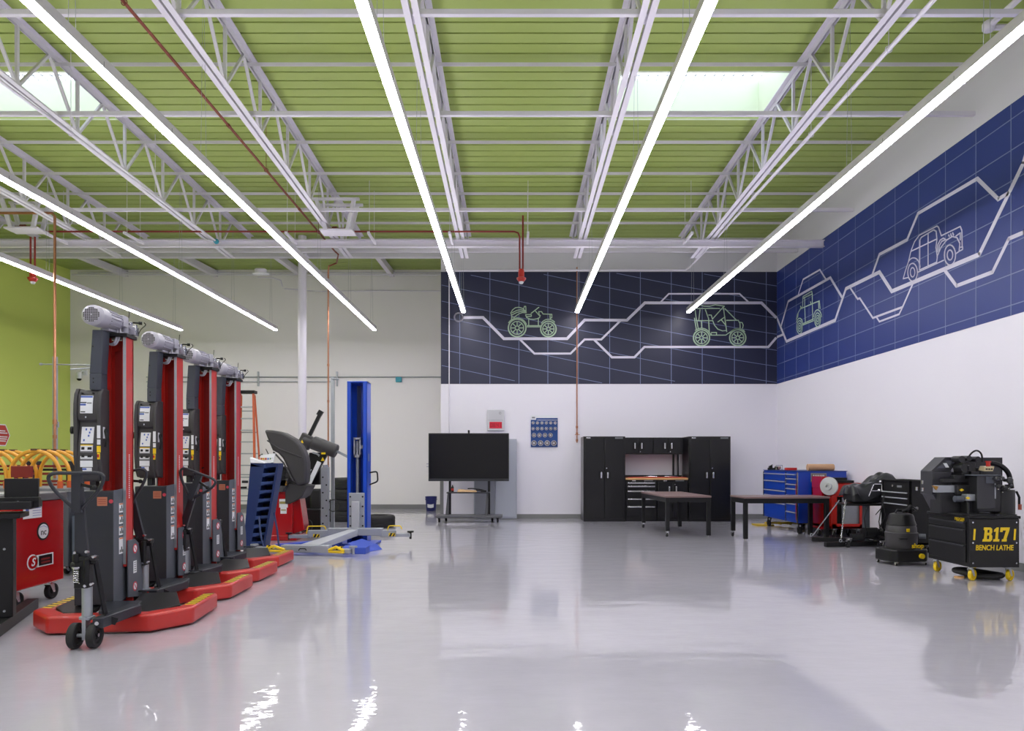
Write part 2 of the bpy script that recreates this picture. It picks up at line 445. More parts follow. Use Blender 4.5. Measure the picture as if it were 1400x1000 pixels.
# steel column
q = MB(); q.cyl((-4.73, 15.62, 0), (-4.73, 15.62, zdeck(15.6)-.01), .092, n=32).box(-4.88, -4.58, 15.47, 15.77, 0, .02).box(-4.86, -4.6, 15.49, 15.75, 5.9, 5.93)
tag(q.build('steel_column', M_STEEL, None), 'round white steel column at the alcove opening', 'column')

# ---------------------------------------------------------------- light strips
M_LAMP.node_tree.nodes['Principled BSDF'].inputs['Emission Strength'].default_value = LAMP
M_UPL = mat('added_uplight_glow', (255, 252, 255), .5, emit=UP)
LX = [3.88, 1.42, -1.085, -3.47, -5.95, -8.33]; LE = [15.34, 15.34, 15.34, 17.45, 17.45, 17.45]
LL = ['suspended white light row nearest the right wall', 'suspended white light row right of centre, ending above the mural', 'suspended white light row left of centre, ending above the mural left end',
      'suspended white light row above the wheel service machines', 'suspended white light row over the red column lifts', 'suspended white light row farthest left along the green wall']
ZL = 4.6; SEG = 1.163
def make_strip(n, label):
    r = thing('light_row', label, 'light', (0, 0, 0))
    y1 = 0; y0 = -n*SEG
    q = MB(); q.prism([(-.046, .0), (-.046, .092), (-.043, .092), (-.043, .073), (.043, .073), (.043, .092), (.046, .092), (.046, .0), (.043, .0), (.043, .07), (-.043, .07), (-.043, 0)], 'y', y0, y1)
    q.build('housing', mat('lamp_housing', (206, 202, 208), .4), r)
    for k in range(n):
        d = MB(); ya = y1-k*SEG-.004; yb = ya-SEG+.008
        d.prism([(-.0425, -.012), (-.0425, .03), (.0425, .03), (.0425, -.012), (.036, -.018), (-.036, -.018)], 'y', yb, ya)
        d.build('diffuser', M_LAMP, r)
        if k: MB().prism([(-.049, -.022), (-.049, .05), (-.0465, .05), (-.0465, -.0195), (.0465, -.0195), (.0465, .05), (.049, .05), (.049, -.022)], 'y', ya+.002, ya+.006).build('joint_clip', M_LGREY, r)
    MB().box(-.04, .04, y0, y1-(4.5 if n > 16 else .2), .0735, .08).build('added_uplight', M_UPL, r)  # unseen glowing strip, added to brighten the deck and joists
    for k in range(0, n, 2):
        ya = y1-.35-k*SEG
        if 9.2 < (LE[0] if n == 16 else LE[3])+ya < 10.7: continue
        for sx in (-.03, .03):
            c = MB(); c.cyl((sx, ya, .08), (sx*.2, ya, zdeck((LE[0] if n == 16 else LE[3])+ya)-ZL), .0022, n=5); c.build('cable', M_GALV, r)
    return r
s0 = None
for i in range(6):
    n = 16 if i < 3 else 18
    if i in (0, 3):
        s0 = make_strip(n, LL[i]); s0.location = (LX[i], LE[i], ZL)
    else: copy_tree(s0, LL[i], (LX[i], LE[i], ZL))
# ---------------------------------------------------------------- murals: thin vinyl art on the two walls
def B2(px, py, y=YB):   # point of the back wall seen at photo position -> (x, z) on the wall
    return ((px-701)*y/950, 1.3+(631-py)*y/950)
def R2(px, py):         # same for the right wall -> (y, z)
    y = 950*XR/(px-701); return (y, 1.3+(631-py)*y/950)
class Art:
    """ribbons drawn in wall coordinates (u, z); wall 'b': u = x ; wall 'r': u = y"""
    def __init__(s, wall, lift): s.m = MB(); s.w = wall; s.d = lift
    def P(s, u, z, d): return (u, YB-d, z) if s.w == 'b' else (XR-d, u, z)
    def seg(s, a, b, w):
        du, dz = b[0]-a[0], b[1]-a[1]; L_ = math.hypot(du, dz)
        if L_ < 1e-5: return
        nu, nz = -dz/L_*w/2, du/L_*w/2; eu, ez = du/L_*w*.2, dz/L_*w*.2
        c = [(a[0]-eu-nu, a[1]-ez-nz), (b[0]+eu-nu, b[1]+ez-nz), (b[0]+eu+nu, b[1]+ez+nz), (a[0]-eu+nu, a[1]-ez+nz)]
        s.m.add([s.P(u, z, .0) for u, z in c]+[s.P(u, z, s.d) for u, z in c], [(0,1,2,3),(7,6,5,4),(0,4,5,1),(1,5,6,2),(2,6,7,3),(3,7,4,0)])
    def line(s, pts, w, closed=False):
        for i in range(len(pts)-(0 if closed else 1)): s.seg(pts[i], pts[(i+1) % len(pts)], w)
    def ring(s, c, r, w, n=28, ru=None, a0=0, a1=360):
        ru = ru or r; N = max(3, int(n*abs(a1-a0)/360))
        pts = [(c[0]+ru*math.cos(math.radians(a0+(a1-a0)*k/N)), c[1]+r*math.sin(math.radians(a0+(a1-a0)*k/N))) for k in range(N+1)]
        s.line(pts, w)
    def done(s, name, m, parent): return s.m.build(name, m, parent)
# back wall
mb = thing('wall_mural', 'navy mural of a blueprint grid and circuit lines on the back wall, coloured as in shade', 'mural', (0,0,0))
BZ0, BZ1 = 3.055, 5.6
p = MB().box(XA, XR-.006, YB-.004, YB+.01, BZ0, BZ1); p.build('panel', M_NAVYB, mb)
g = Art('b', .0055)
for px in (628.6, 669.8, 709.5, 749, 790.5, 833.5, 875.4, 917.7, 960, 1004, 1047.5):
    u = B2(px, 0)[0]; g.seg((u, BZ0), (u, BZ1), .013)
def wav(px): # sloping grid lines, flattening near the corner
    t = (px-604)/458.; return 104*t-8*t*t*t*0+(-8*t**4)
for k in range(-5, 8):
    pts = []
    for i in range(0, 24):
        px = 604+458*i/23; py = 390+22*k*1.0+wav(px)*.93+ (0)
        u, z = B2(px, py); pts.append((u, z))
    for a_, b_ in zip(pts, pts[1:]):
        if min(a_[1], b_[1]) > BZ0+.01 and max(a_[1], b_[1]) < BZ1-.01: g.seg(a_, b_, .012)
g.done('grid', M_GRID, mb)
c = Art('b', .007)
L1 = [(633,434.4),(660.3,434.4),(689,463.4),(775.2,463.4),(799.3,437.8),(857,438.2),(881.6,414.4),(1041,414.4),(1060.8,434.3)]
c.line([B2(*q) for q in L1], .062); c.ring(B2(627, 434), .093, .036)
c.line([B2(*q) for q in [(711.5,465),(730.7,483.7),(780,483.7),(799.3,464.4),(822,464.4),(848,439)]], .045)
c.line([B2(*q) for q in [(812.6,465),(836.7,488.8),(867.4,488.8),(881,474.7),(1050.3,474.7),(1060.8,462.5)]], .05)
c.line([B2(*q) for q in [(903.5,413),(914.3,402),(1011,402),(1022.9,413)]], .034)
c.done('circuit_line', M_LINE, mb)
# mint horseless carriage, coordinates from a 12.5x enlargement with origin (680,400)
def car(parent, pts_fn, strokes, rings, arcs, w, name, m, wall):
    a = Art(wall, .009)
    for st in strokes: a.line([pts_fn(*q) for q in st], w)
    for cx, cy, r, spokes in rings:
        cu, cz = pts_fn(cx, cy); eu, ez = pts_fn(cx+r, cy); tu, tz = pts_fn(cx, cy-r)
        ru, rz_ = abs(eu-cu), abs(tz-cz)
        a.ring((cu, cz), rz_, w*1.5, 30, ru)
        if spokes:
            a.ring((cu, cz), rz_*.74, w, 26, ru*.74); a.ring((cu, cz), rz_*.22, w, 14, ru*.22)
            for k in range(8):
                t = k*PI/4; a.seg((cu+ru*.22*math.cos(t), cz+rz_*.22*math.sin(t)), (cu+ru*.74*math.cos(t), cz+rz_*.74*math.sin(t)), w*1.1)
        else: a.ring((cu, cz), rz_*.5, w, 22, ru*.5)
    for cx, cy, r, a0, a1 in arcs:
        pts = [pts_fn(cx+r*math.cos(math.radians(a0+(a1-a0)*k/14)), cy-r*math.sin(math.radians(a0+(a1-a0)*k/14))) for k in range(15)]
        a.line(pts, w)
    return a.done(name, m, parent)
f1 = lambda x, y: B2(680+x/12.5, 400+y/12.5)
car(mb, f1, [[(240,470),(245,400),(230,350),(260,300),(310,262),(370,255),(430,275),(480,320),(495,350)],[(250,350),(330,310),(400,295),(470,315)],[(250,385),(330,345),(400,325),(480,330)],[(300,415),(370,365),(430,345),(490,350)],
    [(450,280),(462,240),(485,240),(490,330)],[(245,420),(290,430),(300,415)],[(485,380),(580,380),(580,410),(500,415)],[(575,360),(710,255)],[(650,320),(715,395)],[(480,380),(500,430),(560,458),(620,462),(680,452),(720,430),(735,390)],
    [(535,455),(535,570)],[(700,450),(700,570)],[(505,570),(735,570)],[(505,590),(730,590)],[(705,330),(755,330),(780,370),(930,375),(930,435),(905,440),(905,465)],[(705,330),(720,400)],[(900,385),(900,440)]],
    [(338,608,150,1),(872,626,132,1)], [(338,608,170,20,150),(872,600,140,40,150)], .02, 'carriage_drawing', M_MINT, 'b')
f2 = lambda x, y: B2(930+x/11.11, 400+y/11.11)
car(mb, f2, [[(290,190),(360,210),(450,210),(530,190),(670,210),(640,240)],[(250,245),(600,245)],[(650,225),(485,410)],[(225,262),(245,430)],[(300,262),(280,430)],[(380,262),(430,400),(440,610)],[(260,430),(490,430)],[(320,440),(325,545)],
    [(215,390),(245,570)],[(240,380),(275,560)],[(430,345),(470,345),(490,410)],[(490,425),(520,500),(570,560),(640,585),(700,580)],[(570,450),(680,370)],[(625,420),(690,500)],[(655,235),(705,600)],[(675,245),(850,420)],[(700,425),(880,425),(905,470),(910,540)],[(905,455),(940,460),(955,500),(945,545)],
    [(455,650),(690,650),(760,600),(820,565),(900,545),(970,580)],[(470,610),(550,610),(550,645)],[(470,625),(470,650)]],
    [(322,690,122,1),(872,690,122,1)], [(322,690,145,20,130),(872,690,140,40,150)], .02, 'buggy_drawing', M_MINT, 'b')

# right wall
mr = thing('wall_mural', 'navy mural of a grid, circuit lines and a white pickup on the right wall, coloured as better lit', 'mural', (0,0,0))
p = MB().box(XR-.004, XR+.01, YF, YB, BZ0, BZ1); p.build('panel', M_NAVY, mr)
g = Art('r', .0055)
for k in range(0, 32):
    y = 15.33-.6335*k
    if y > YF: g.seg((y, BZ0), (y, BZ1), .012)
def zl(y): return .0125*(YB-y)
for k in range(0, 8):
    z = 3.127+.3655*k
    ys = [YB-.006-i*1.0 for i in range(0, 21)]
    for ya, yb in zip(ys, ys[1:]):
        za, zb = z+zl(ya)*(.55+.08*k), z+zl(yb)*(.55+.08*k)
        if zb < BZ1-.01: g.seg((ya, za), (yb, zb), .012)
g.done('grid', M_GRID, mr)
c = Art('r', .007)
R = lambda L_: [R2(*q) for q in L_]
c.line([(YB-.01, R2(1062,435.5)[1])]+R([(1075.6,467),(1142.2,438),(1157,394.9),(1202.8,372.2),(1219.7,398.5),(1339.6,348),(1400,222.8)]), .062)
q0, q1 = R([(1339.6,348),(1400,222.8)])
c.line([q1, (q1[0]-.35, 5.55)], .062)
c.line(R([(1068.2,446),(1078,412.2),(1135.6,379.8),(1151.8,407)]), .05)
c.line(R([(1091.8,402.6),(1098.4,382.2),(1121.2,369),(1129.6,382.2)]), .034)
c.line([(YB-.01, R2(1062.9,461)[1])]+R([(1071,457.5)]), .05)
c.line(R([(1193,375.8),(1202.8,348),(1240.6,328),(1255.7,291.9),(1336.7,244.4),(1365.5,272.5),(1379,264.2)]), .05)
c.line(R([(1163,394),(1173,409),(1176,408),(1193.8,435),(1234.5,420),(1248.5,388)]), .034)
c.line(R([(1198.5,433.4),(1202.8,439.9),(1229.8,429.8),(1235,419)]), .03)
c.line(R([(1292.8,370.4),(1308.3,391),(1357.6,372.2),(1379.9,326.5),(1400,318)])+[(7.0, R2(1400,318)[1]+.02)], .05)
c.done('circuit_line', M_LINE, mr)
f3 = lambda x, y: R2(1060+x/8.33, 360+y/8.33)
def ell(cx, cy, rx, ry, tilt=0, n=20, a0=0, a1=360):
    return [(cx+rx*math.cos(math.radians(a0+(a1-a0)*k/n)), cy-ry*math.sin(math.radians(a0+(a1-a0)*k/n))) for k in range(n+1)]
car(mr, f3, [[(320,380),(418,320),(425,360)],[(320,400),(425,350)],[(318,380),(315,500)],[(337,395),(338,490),(345,670)],[(425,350),(425,460),(430,640)],[(290,520),(430,460),(505,430),(515,520)],[(495,440),(500,520)],[(290,520),(255,580),(245,640)],[(300,500),(265,560),(258,620)],[(290,490),(300,510)],[(405,440),(410,465)],
    [(318,690),(440,635)],[(318,705),(440,655)], ell(280,730,32,75), ell(280,730,20,48), ell(485,645,34,78), ell(485,645,22,50), ell(280,720,40,92,0,10,10,150), ell(485,630,46,98,0,10,10,170), ell(280,730,9,22,0,8), ell(485,645,10,24,0,8)],
    [], [], .02, 'sedan_drawing', M_MINT, 'r')
f4 = lambda x, y: R2(1220+x/9.09, 290+y/9.09)
car(mr, f4, [[(140,830),(165,740),(205,620),(235,490),(280,370),(340,290),(560,175),(580,190),(615,295)],[(140,830),(200,815)],[(235,490),(560,335)],[(345,720),(347,350),(365,315),(520,222),(550,240),(560,340),(548,440),(565,560),(555,625)],[(450,270),(450,660)],[(345,720),(560,622)],[(320,750),(645,600)],
    [(615,295),(850,180),(870,230),(875,430)],[(560,560),(610,440),(680,350),(750,305),(810,320),(845,390),(835,490),(800,515)],[(835,490),(880,465),(880,435),(845,440)],[(795,300),(850,260),(850,350)],[(705,285),(715,305)],[(730,270),(740,300)],[(755,258),(768,290)],
    [(565,500),(570,410),(600,350),(640,325),(670,345)],[(580,520),(590,420),(620,365),(655,350)],
    ell(257,750,60,112), ell(257,750,28,58), ell(722,535,70,125), ell(722,535,34,62), ell(270,690,80,120,0,12,0,150)],
    [], [], .017, 'pickup_drawing', M_LINE, 'r')

# ---------------------------------------------------------------- pipes and overhead services
cpr = thing('copper_pipe', 'long reddish copper pipe under the roof, dropping beside the white column', 'pipe')
q = MB().tube([(-4.05,15.3,5.6),(-4.07,15.33,5.46),(-4.07,15.33,.35)], .017, 10)
for zz in (1.6, 2.6, 3.4): q.cyl((-4.07,15.33,zz), (-4.07,15.33,zz+.05), .024)
q.build('drop', M_COPPER, cpr)
q = MB(); X = -3.69; z = 5.66
q.tube([(X,YF+.02,z),(X,14.42,z),(X+.05,14.5,z-.04),(X-.16,15.2,z-.02),(-4.05,15.3,z-.06)], .017, 10)
for yy in (6.6, 10.4, 13.2): q.tube([(X, yy, z+.03), (X, yy, zdeck(yy)-.02)], .004, 6); q.torus((X, yy, z), .028, .005, 'y', 14, 6)
for yy in (3, 6, 9, 12): q.cyl((X,yy,z), (X,yy+.06,z), .024)
q.build('overhead_run', M_COPPD, cpr)
q = MB(); q.tube([(-9.3,12.2,5.66),(-8.08,12.2,5.66),(-8.04,12.2,5.6),(-8.04,12.2,1.0)], .022, 10).cyl((-8.04,12.2,1.95),(-8.04,12.2,2.03),.034)
q.cyl((-8.04,12.2,1.7),(-8.04,12.2,1.76),.034)
tag(q.build('copper_pipe', M_COPPER, None), 'bright copper pipe dropping down at left in front of the green wall', 'pipe')
q = MB(); q.tube([(1.455,YB-.03,5.7),(1.455,YB-.03,1.72)], .014, 10)
for zz in (1.75, 1.9, 2.05): q.cyl((1.455,YB-.03,zz),(1.455,YB-.03,zz+.05),.024)
q.tube([(1.455,YB-.05,1.9),(1.455,YB-.1,1.9)], .016, 8).tube([(1.40,YB-.1,1.9),(1.51,YB-.1,1.9)], .007, 6)
tag(q.build('copper_pipe', M_COPPER, None), 'thin copper pipe down the mural wall left of the black cabinets', 'pipe')
# red conduit with two drops
q = MB(); q.tube([(-8.85,13.0,5.6),(.03,13.0,5.6),(.10,13.0,5.575),(.13,13.0,5.5),(.13,13.0,4.9)], .017, 10)
q.tube([(.19,13.0,5.9),(.19,13.0,4.9)], .017, 10)
tag(q.build('red_conduit', M_REDP, None), 'dark red conduit crossing under the roof and dropping over the mural', 'pipe')
q = MB(); q.tube([(-9.02,13.0,5.5),(-9.02,13.0,4.9)], .017, 10).tube([(-8.94,13.0,5.5),(-8.94,13.0,4.9)], .017, 10)
tag(q.build('red_conduit', M_REDP, None), 'pair of red pipes hanging at far left by the green wall', 'pipe')
for x, lb in ((.16, 'red pendant fitting hanging over the mural'), (-8.98, 'red pendant fitting hanging by the green wall')):
    r = thing('pendant_fitting', lb, 'fitting', (x, 13.0, 4.66), group=None)
    q = MB().lathe([(.0,.0),(.05,.0),(.085,.045),(.088,.07),(.055,.085),(.055,.2),(.045,.235),(0,.235)]); q.build('body', M_RED, r)
    q = MB().lathe([(0,-.045),(.03,-.04),(.045,-.012),(.045,.0),(0,.0)]); q.build('lens', M_LABEL, r)
# white conduits along the joists
def conduit(pts, r_, lb, clips=()):
    q = MB().tube(pts, r_, 10)
    for c_ in clips: q.torus(c_, r_+.012, .005, 'y', 12, 6); q.tube([(c_[0],c_[1],c_[2]+r_), (c_[0],c_[1],zdeck(c_[1])-.02)], .004, 5)
    return tag(q.build('white_conduit', M_STEEL, None), lb, 'conduit')
conduit([(3.95,YF+.02,5.63),(3.95,15.45,5.63),(3.88,15.6,5.6),(-1.5,15.6,5.585)], .024, 'white conduit beside the right joist that turns and runs along the mural top', [(3.95,7.3,5.63),(3.95,9.2,5.63),(3.95,11.4,5.63),(3.95,12.9,5.63)])
conduit([(5.47,YF+.02,6.3),(5.47,7.95,6.3),(5.52,8.0,6.3),(XR-.005,8.0,6.3)], .036, 'thick white conduit at the upper right ending in a box elbow')
q = MB().lathe([(0,6.23),(.05,6.24),(.07,6.27),(.07,6.33),(.05,6.36),(0,6.37)],(5.47,7.98,0)); tag(q.build('junction_box', M_STEEL, None, .01), 'white junction box at the upper right conduit corner', 'box')
conduit([(-5.66,YF+.02,5.5),(-5.66,13.2,5.5)], .02, 'white conduit under the left joist ending in a teal fitting', [(-5.66,6.9,5.5),(-5.66,8.9,5.5),(-5.66,11,5.5)])
q = MB().ball((-5.66,13.27,5.5),.05).cyl((-5.66,13.2,5.5),(-5.66,13.26,5.5),.035); tag(q.build('cable_fitting', M_TEAL, None), 'teal fitting at the end of the white conduit', 'fitting')
conduit([(XL,15.5,5.81+.3),(XR-.02,15.5,6.02)], .012, 'thin white conduit across the shaded white band above the mural')
conduit([(XL+.3,18.6,6.3),(XA-.2,18.6,6.3)], .022, 'upper white conduit high on the alcove wall')
conduit([(XL+.3,18.86,6.42),(XA-.2,18.86,6.42)], .018, 'lower white conduit high on the alcove wall')
conduit([(-1.44,YB-.03,5.6),(-1.44,YB-.03,1.9)], .013, 'vertical white conduit at the left end of the mural')
conduit([(-6.2,16.9,5.78),(-5.82,16.9,5.76),(-5.64,16.9,5.7),(-5.6,16.9,5.55)], .016, 'curved white conduit feeding the disc-shaped ceiling unit')
conduit([(-5.55,16.9,5.5),(-5.2,18.9,5.92),(-5.0,18.95,5.95),(XA-.1,18.95,5.95)], .014, 'thin white conduit running right from the disc-shaped unit')
r = thing('disc_detector', 'white disc-shaped wireless unit hanging in front of the alcove', 'detector', (-5.62, 15.5, 5.48), rot=(.15, 0, 0))
q = MB().lathe([(0,.12),(.1,.12),(.13,.1),(.13,.02),(.12,0),(0,0)]); q.build('body', M_STEEL, r)
q = MB().lathe([(0,-.02),(.15,-.02),(.185,.0),(.18,.02),(.13,.03),(0,.03)]); q.build('rim', M_LABEL, r)
# hanging platforms with four V straps
def platform(loc, lb):
    r = thing('hanging_platform', lb, 'bracket', loc)
    MB().box(-.3,.3,-.17,.17,0,.03).build('plate', M_STEEL, r)
    for sx, sy in ((-1,-1),(1,-1),(-1,1),(1,1)):
        q = MB(); q.bar((sx*.2, sy*.12, .03), (sx*.34-.02, sy*.14, .56), .045, .07); q.build('strap', M_STEEL, r)
    MB().box(-.42,.42,-.18,-.12,.55,.59).box(-.42,.42,.12,.18,.55,.59).build('top_rail', M_STEEL, r)
    q = MB().tube([(-.2,0,.07),(.2,0,.07)], .03, 8).cyl((-.1,0,.07),(-.02,0,.07),.055,n=12).cyl((.1,.05,.07),(.14,.05,.07),.05,n=12); q.build('fitting', M_COPPD, r)
    return r
platform((-3.19, 12.7, 5.47), 'white hanging platform on splayed straps left of centre')
platform((-8.85, 12.65, 5.49), 'white hanging platform on splayed straps at far left')
# short hanging channels
for i, (x, lb) in enumerate(((-8.5,'farthest left, by the green wall'),(-7.05,'second from the left'),(-4.12,'above the round column'),(-2.62,'right of the hanging platform'),(-1.15,'beside the joist left of centre'),(.28,'right of the red drop'),(3.26,'beside the joist right of the mural centre'))):
    q = MB(); q.bar((x,12.6,5.45),(x,13.25,5.45),.042,.042); q.tube([(x,12.7,5.45),(x,12.7,zdeck(12.7)-.02)],.004,5).tube([(x,13.15,5.45),(x,13.15,zdeck(13.15)-.02)],.004,5)
    tag(q.build('hanging_channel', M_STEEL, None), 'short white channel hung on two rods, '+lb, 'bracket', 'short hanging channels')
# wall rails and conduits in the alcove
q = MB(); q.tube([(-10.0,YA-.04,3.6),(XA-.05,YA-.04,3.6)],.016,8).tube([(-10.0,YA-.04,3.47),(-4.9,YA-.04,3.47)],.012,8)
for x in (-9.2,-6.95,-4.8): q.box(x-.02,x+.02,YA-.05,YA,3.35,3.75)
tag(q.build('wall_conduit', M_GALV, None), 'grey conduit rail running along the alcove wall at mid height', 'conduit')
q = MB().box(-3.19,-3.03,YA-.09,YA,3.46,3.6); tag(q.build('outlet_box', M_TEAL, None, .01), 'teal outlet box under the grey wall rail', 'box')
r = thing('security_camera', 'white security camera on the alcove wall beside the green corner', 'camera', (-11.75, YA, 3.6))
MB().box(-.04,.12,-.03,0,.05,.2).tube([(.05,-.02,.15),(.05,-.12,.15),(.02,-.16,.1)],.018,8).build('bracket', M_LABEL, r)
MB().lathe([(0,.12),(.06,.11),(.075,.06),(.075,-.04),(.07,-.06),(0,-.06)],(0,-.17,0)).build('housing', M_LABEL, r)
MB().ball((0,-.17,-.06),.06).build('lens', M_HOLE, r)
# strut post with arms by the green wall
r = thing('strut_post', 'galvanised strut post with two side arms in front of the green wall', 'post', (-8.1, 12.3, 0))
MB().box(-.03,.03,-.03,.03,0,3.15).box(-.1,.1,-.1,.1,0,.01).build('post', M_GALV, r)
MB().tube([(-.25,0,3.02),(.8,0,3.0)],.012,8).tube([(-.27,0,3.02),(-.23,0,3.02)],.022,8).tube([(.3,-.05,2.92),(1.0,.1,3.0)],.012,8).build('arm', M_GALV, r)
MB().box(.03,.06,-.02,.02,1.9,2.0).build('clamp', M_GALV, r)
# hexagonal sign on green wall
r = thing('hexagon_sign', 'red hexagonal warning sign with white border on the green wall', 'sign', (XL, 16.42, 1.92))
hx = lambda R_: [(R_*math.cos(math.radians(60*k)), R_*math.sin(math.radians(60*k))) for k in range(6)]
MB().prism(hx(.3),'x',.0,.008).build('border', M_LABEL, r); MB().prism(hx(.27),'x',.008,.012).build('face', M_RED, r)
q = MB()
for zz, w_ in ((.1,.13),(.05,.2),(-.04,.2),(-.09,.18),(-.14,.15)): q.box(.012,.014,-w_,w_,zz-.012,zz+.012)
q.build('message_line', M_LABEL, r)
# clock / alarm panel with red display
r = thing('alarm_panel', 'white wall panel with a red digital display above the television', 'panel', (-.385, YB, 1.99))
MB().box(-.195,.195,-.06,0,.0,.48).build('case', mat('panel_grey_white',(196,196,204),.5), r, .012)
MB().box(-.14,.14,-.066,-.06,.055,.2).build('display', mat('red_led_display',(186,10,44),.4,emit=.25), r)
q = MB()
def digit(ch, x, m):
    S = {'0':'abcdef','1':'bc','2':'abged','4':'fgbc','8':'abcdefg','6':'acdefg'}[ch]; w_, h_ = .038, .04; t = .008
    g_ = {'a':(0,2*h_,w_,0),'g':(0,h_,w_,0),'d':(0,0,w_,0),'f':(0,h_,0,h_),'b':(w_,h_,0,h_),'e':(0,0,0,h_),'c':(w_,0,0,h_)}
    for s_ in S:
        ax, az, dx, dz = g_[s_]; m.box(x+ax-t/2, x+ax+dx+t/2, -.068,-.066, .088+az-t/2, .088+az+dz+t/2)
for ch, x in zip('0841', (-.115,-.055,.02,.08)): digit(ch, x, q)
q.build('digit', mat('dark_red_digit',(110,10,34),.5), r)
q = MB().torus((.1,-.062,.4),.022,.004,'y',16,6); q.build('badge', M_LGREY, r)
MB().box(-.17,.17,-.063,-.06,.235,.24).build('seam', M_LGREY, r)
# socket board
r = thing('socket_board', 'blue wall board holding four rows of chrome filter tools', 'tool board', (.715, YB, 1.62))
W_, H_ = .305, .72
MB().box(-W_,W_,-.02,0,0,H_).build('board', mat('board_blue',(18,66,136),.4), r, .006)
MB().box(-W_,W_,-.024,-.02,H_-.06,H_).box(-W_,-W_+.12,-.024,-.02,H_-.1,H_-.05).box(-W_+.14,W_-.01,-.024,-.02,H_-.11,H_-.1).build('header_strip', M_LABEL, r)
MB().box(-W_+.025,-W_+.095,-.026,-.024,H_-.065,H_-.035).build('logo', M_LGREY, r)
cups = [(.55,.035,6,.1),(.42,.038,6,.1),(.27,.05,4,.125),(.09,.062,4,.15)]
n_ = 0
for zc, rr, n, dx in cups:
    for k in range(n):
        x = -W_+.05+k*dx+(.0 if n == 6 else .02)
        q = MB().lathe([(rr*.5,-.055),(rr,-.055),(rr*1.02,-.026),(rr*.9,-.022)][::-1]+[(rr*.78,-.055),(rr*.78,-.03),(0,-.03)],(x,0,zc),'y',16).cyl((x,-.03,zc),(x,-.06,zc),rr*.3,n=8)
        o = tag(q.build('filter_cup', M_CHROME, None), 'small chrome filter cup on the blue wall board, %s in its row, %s row' % (ORD[k], ORD[cups.index((zc,rr,n,dx))]), 'tool', 'chrome cups on the blue board')
        o.location = (.715, YB, 1.62)
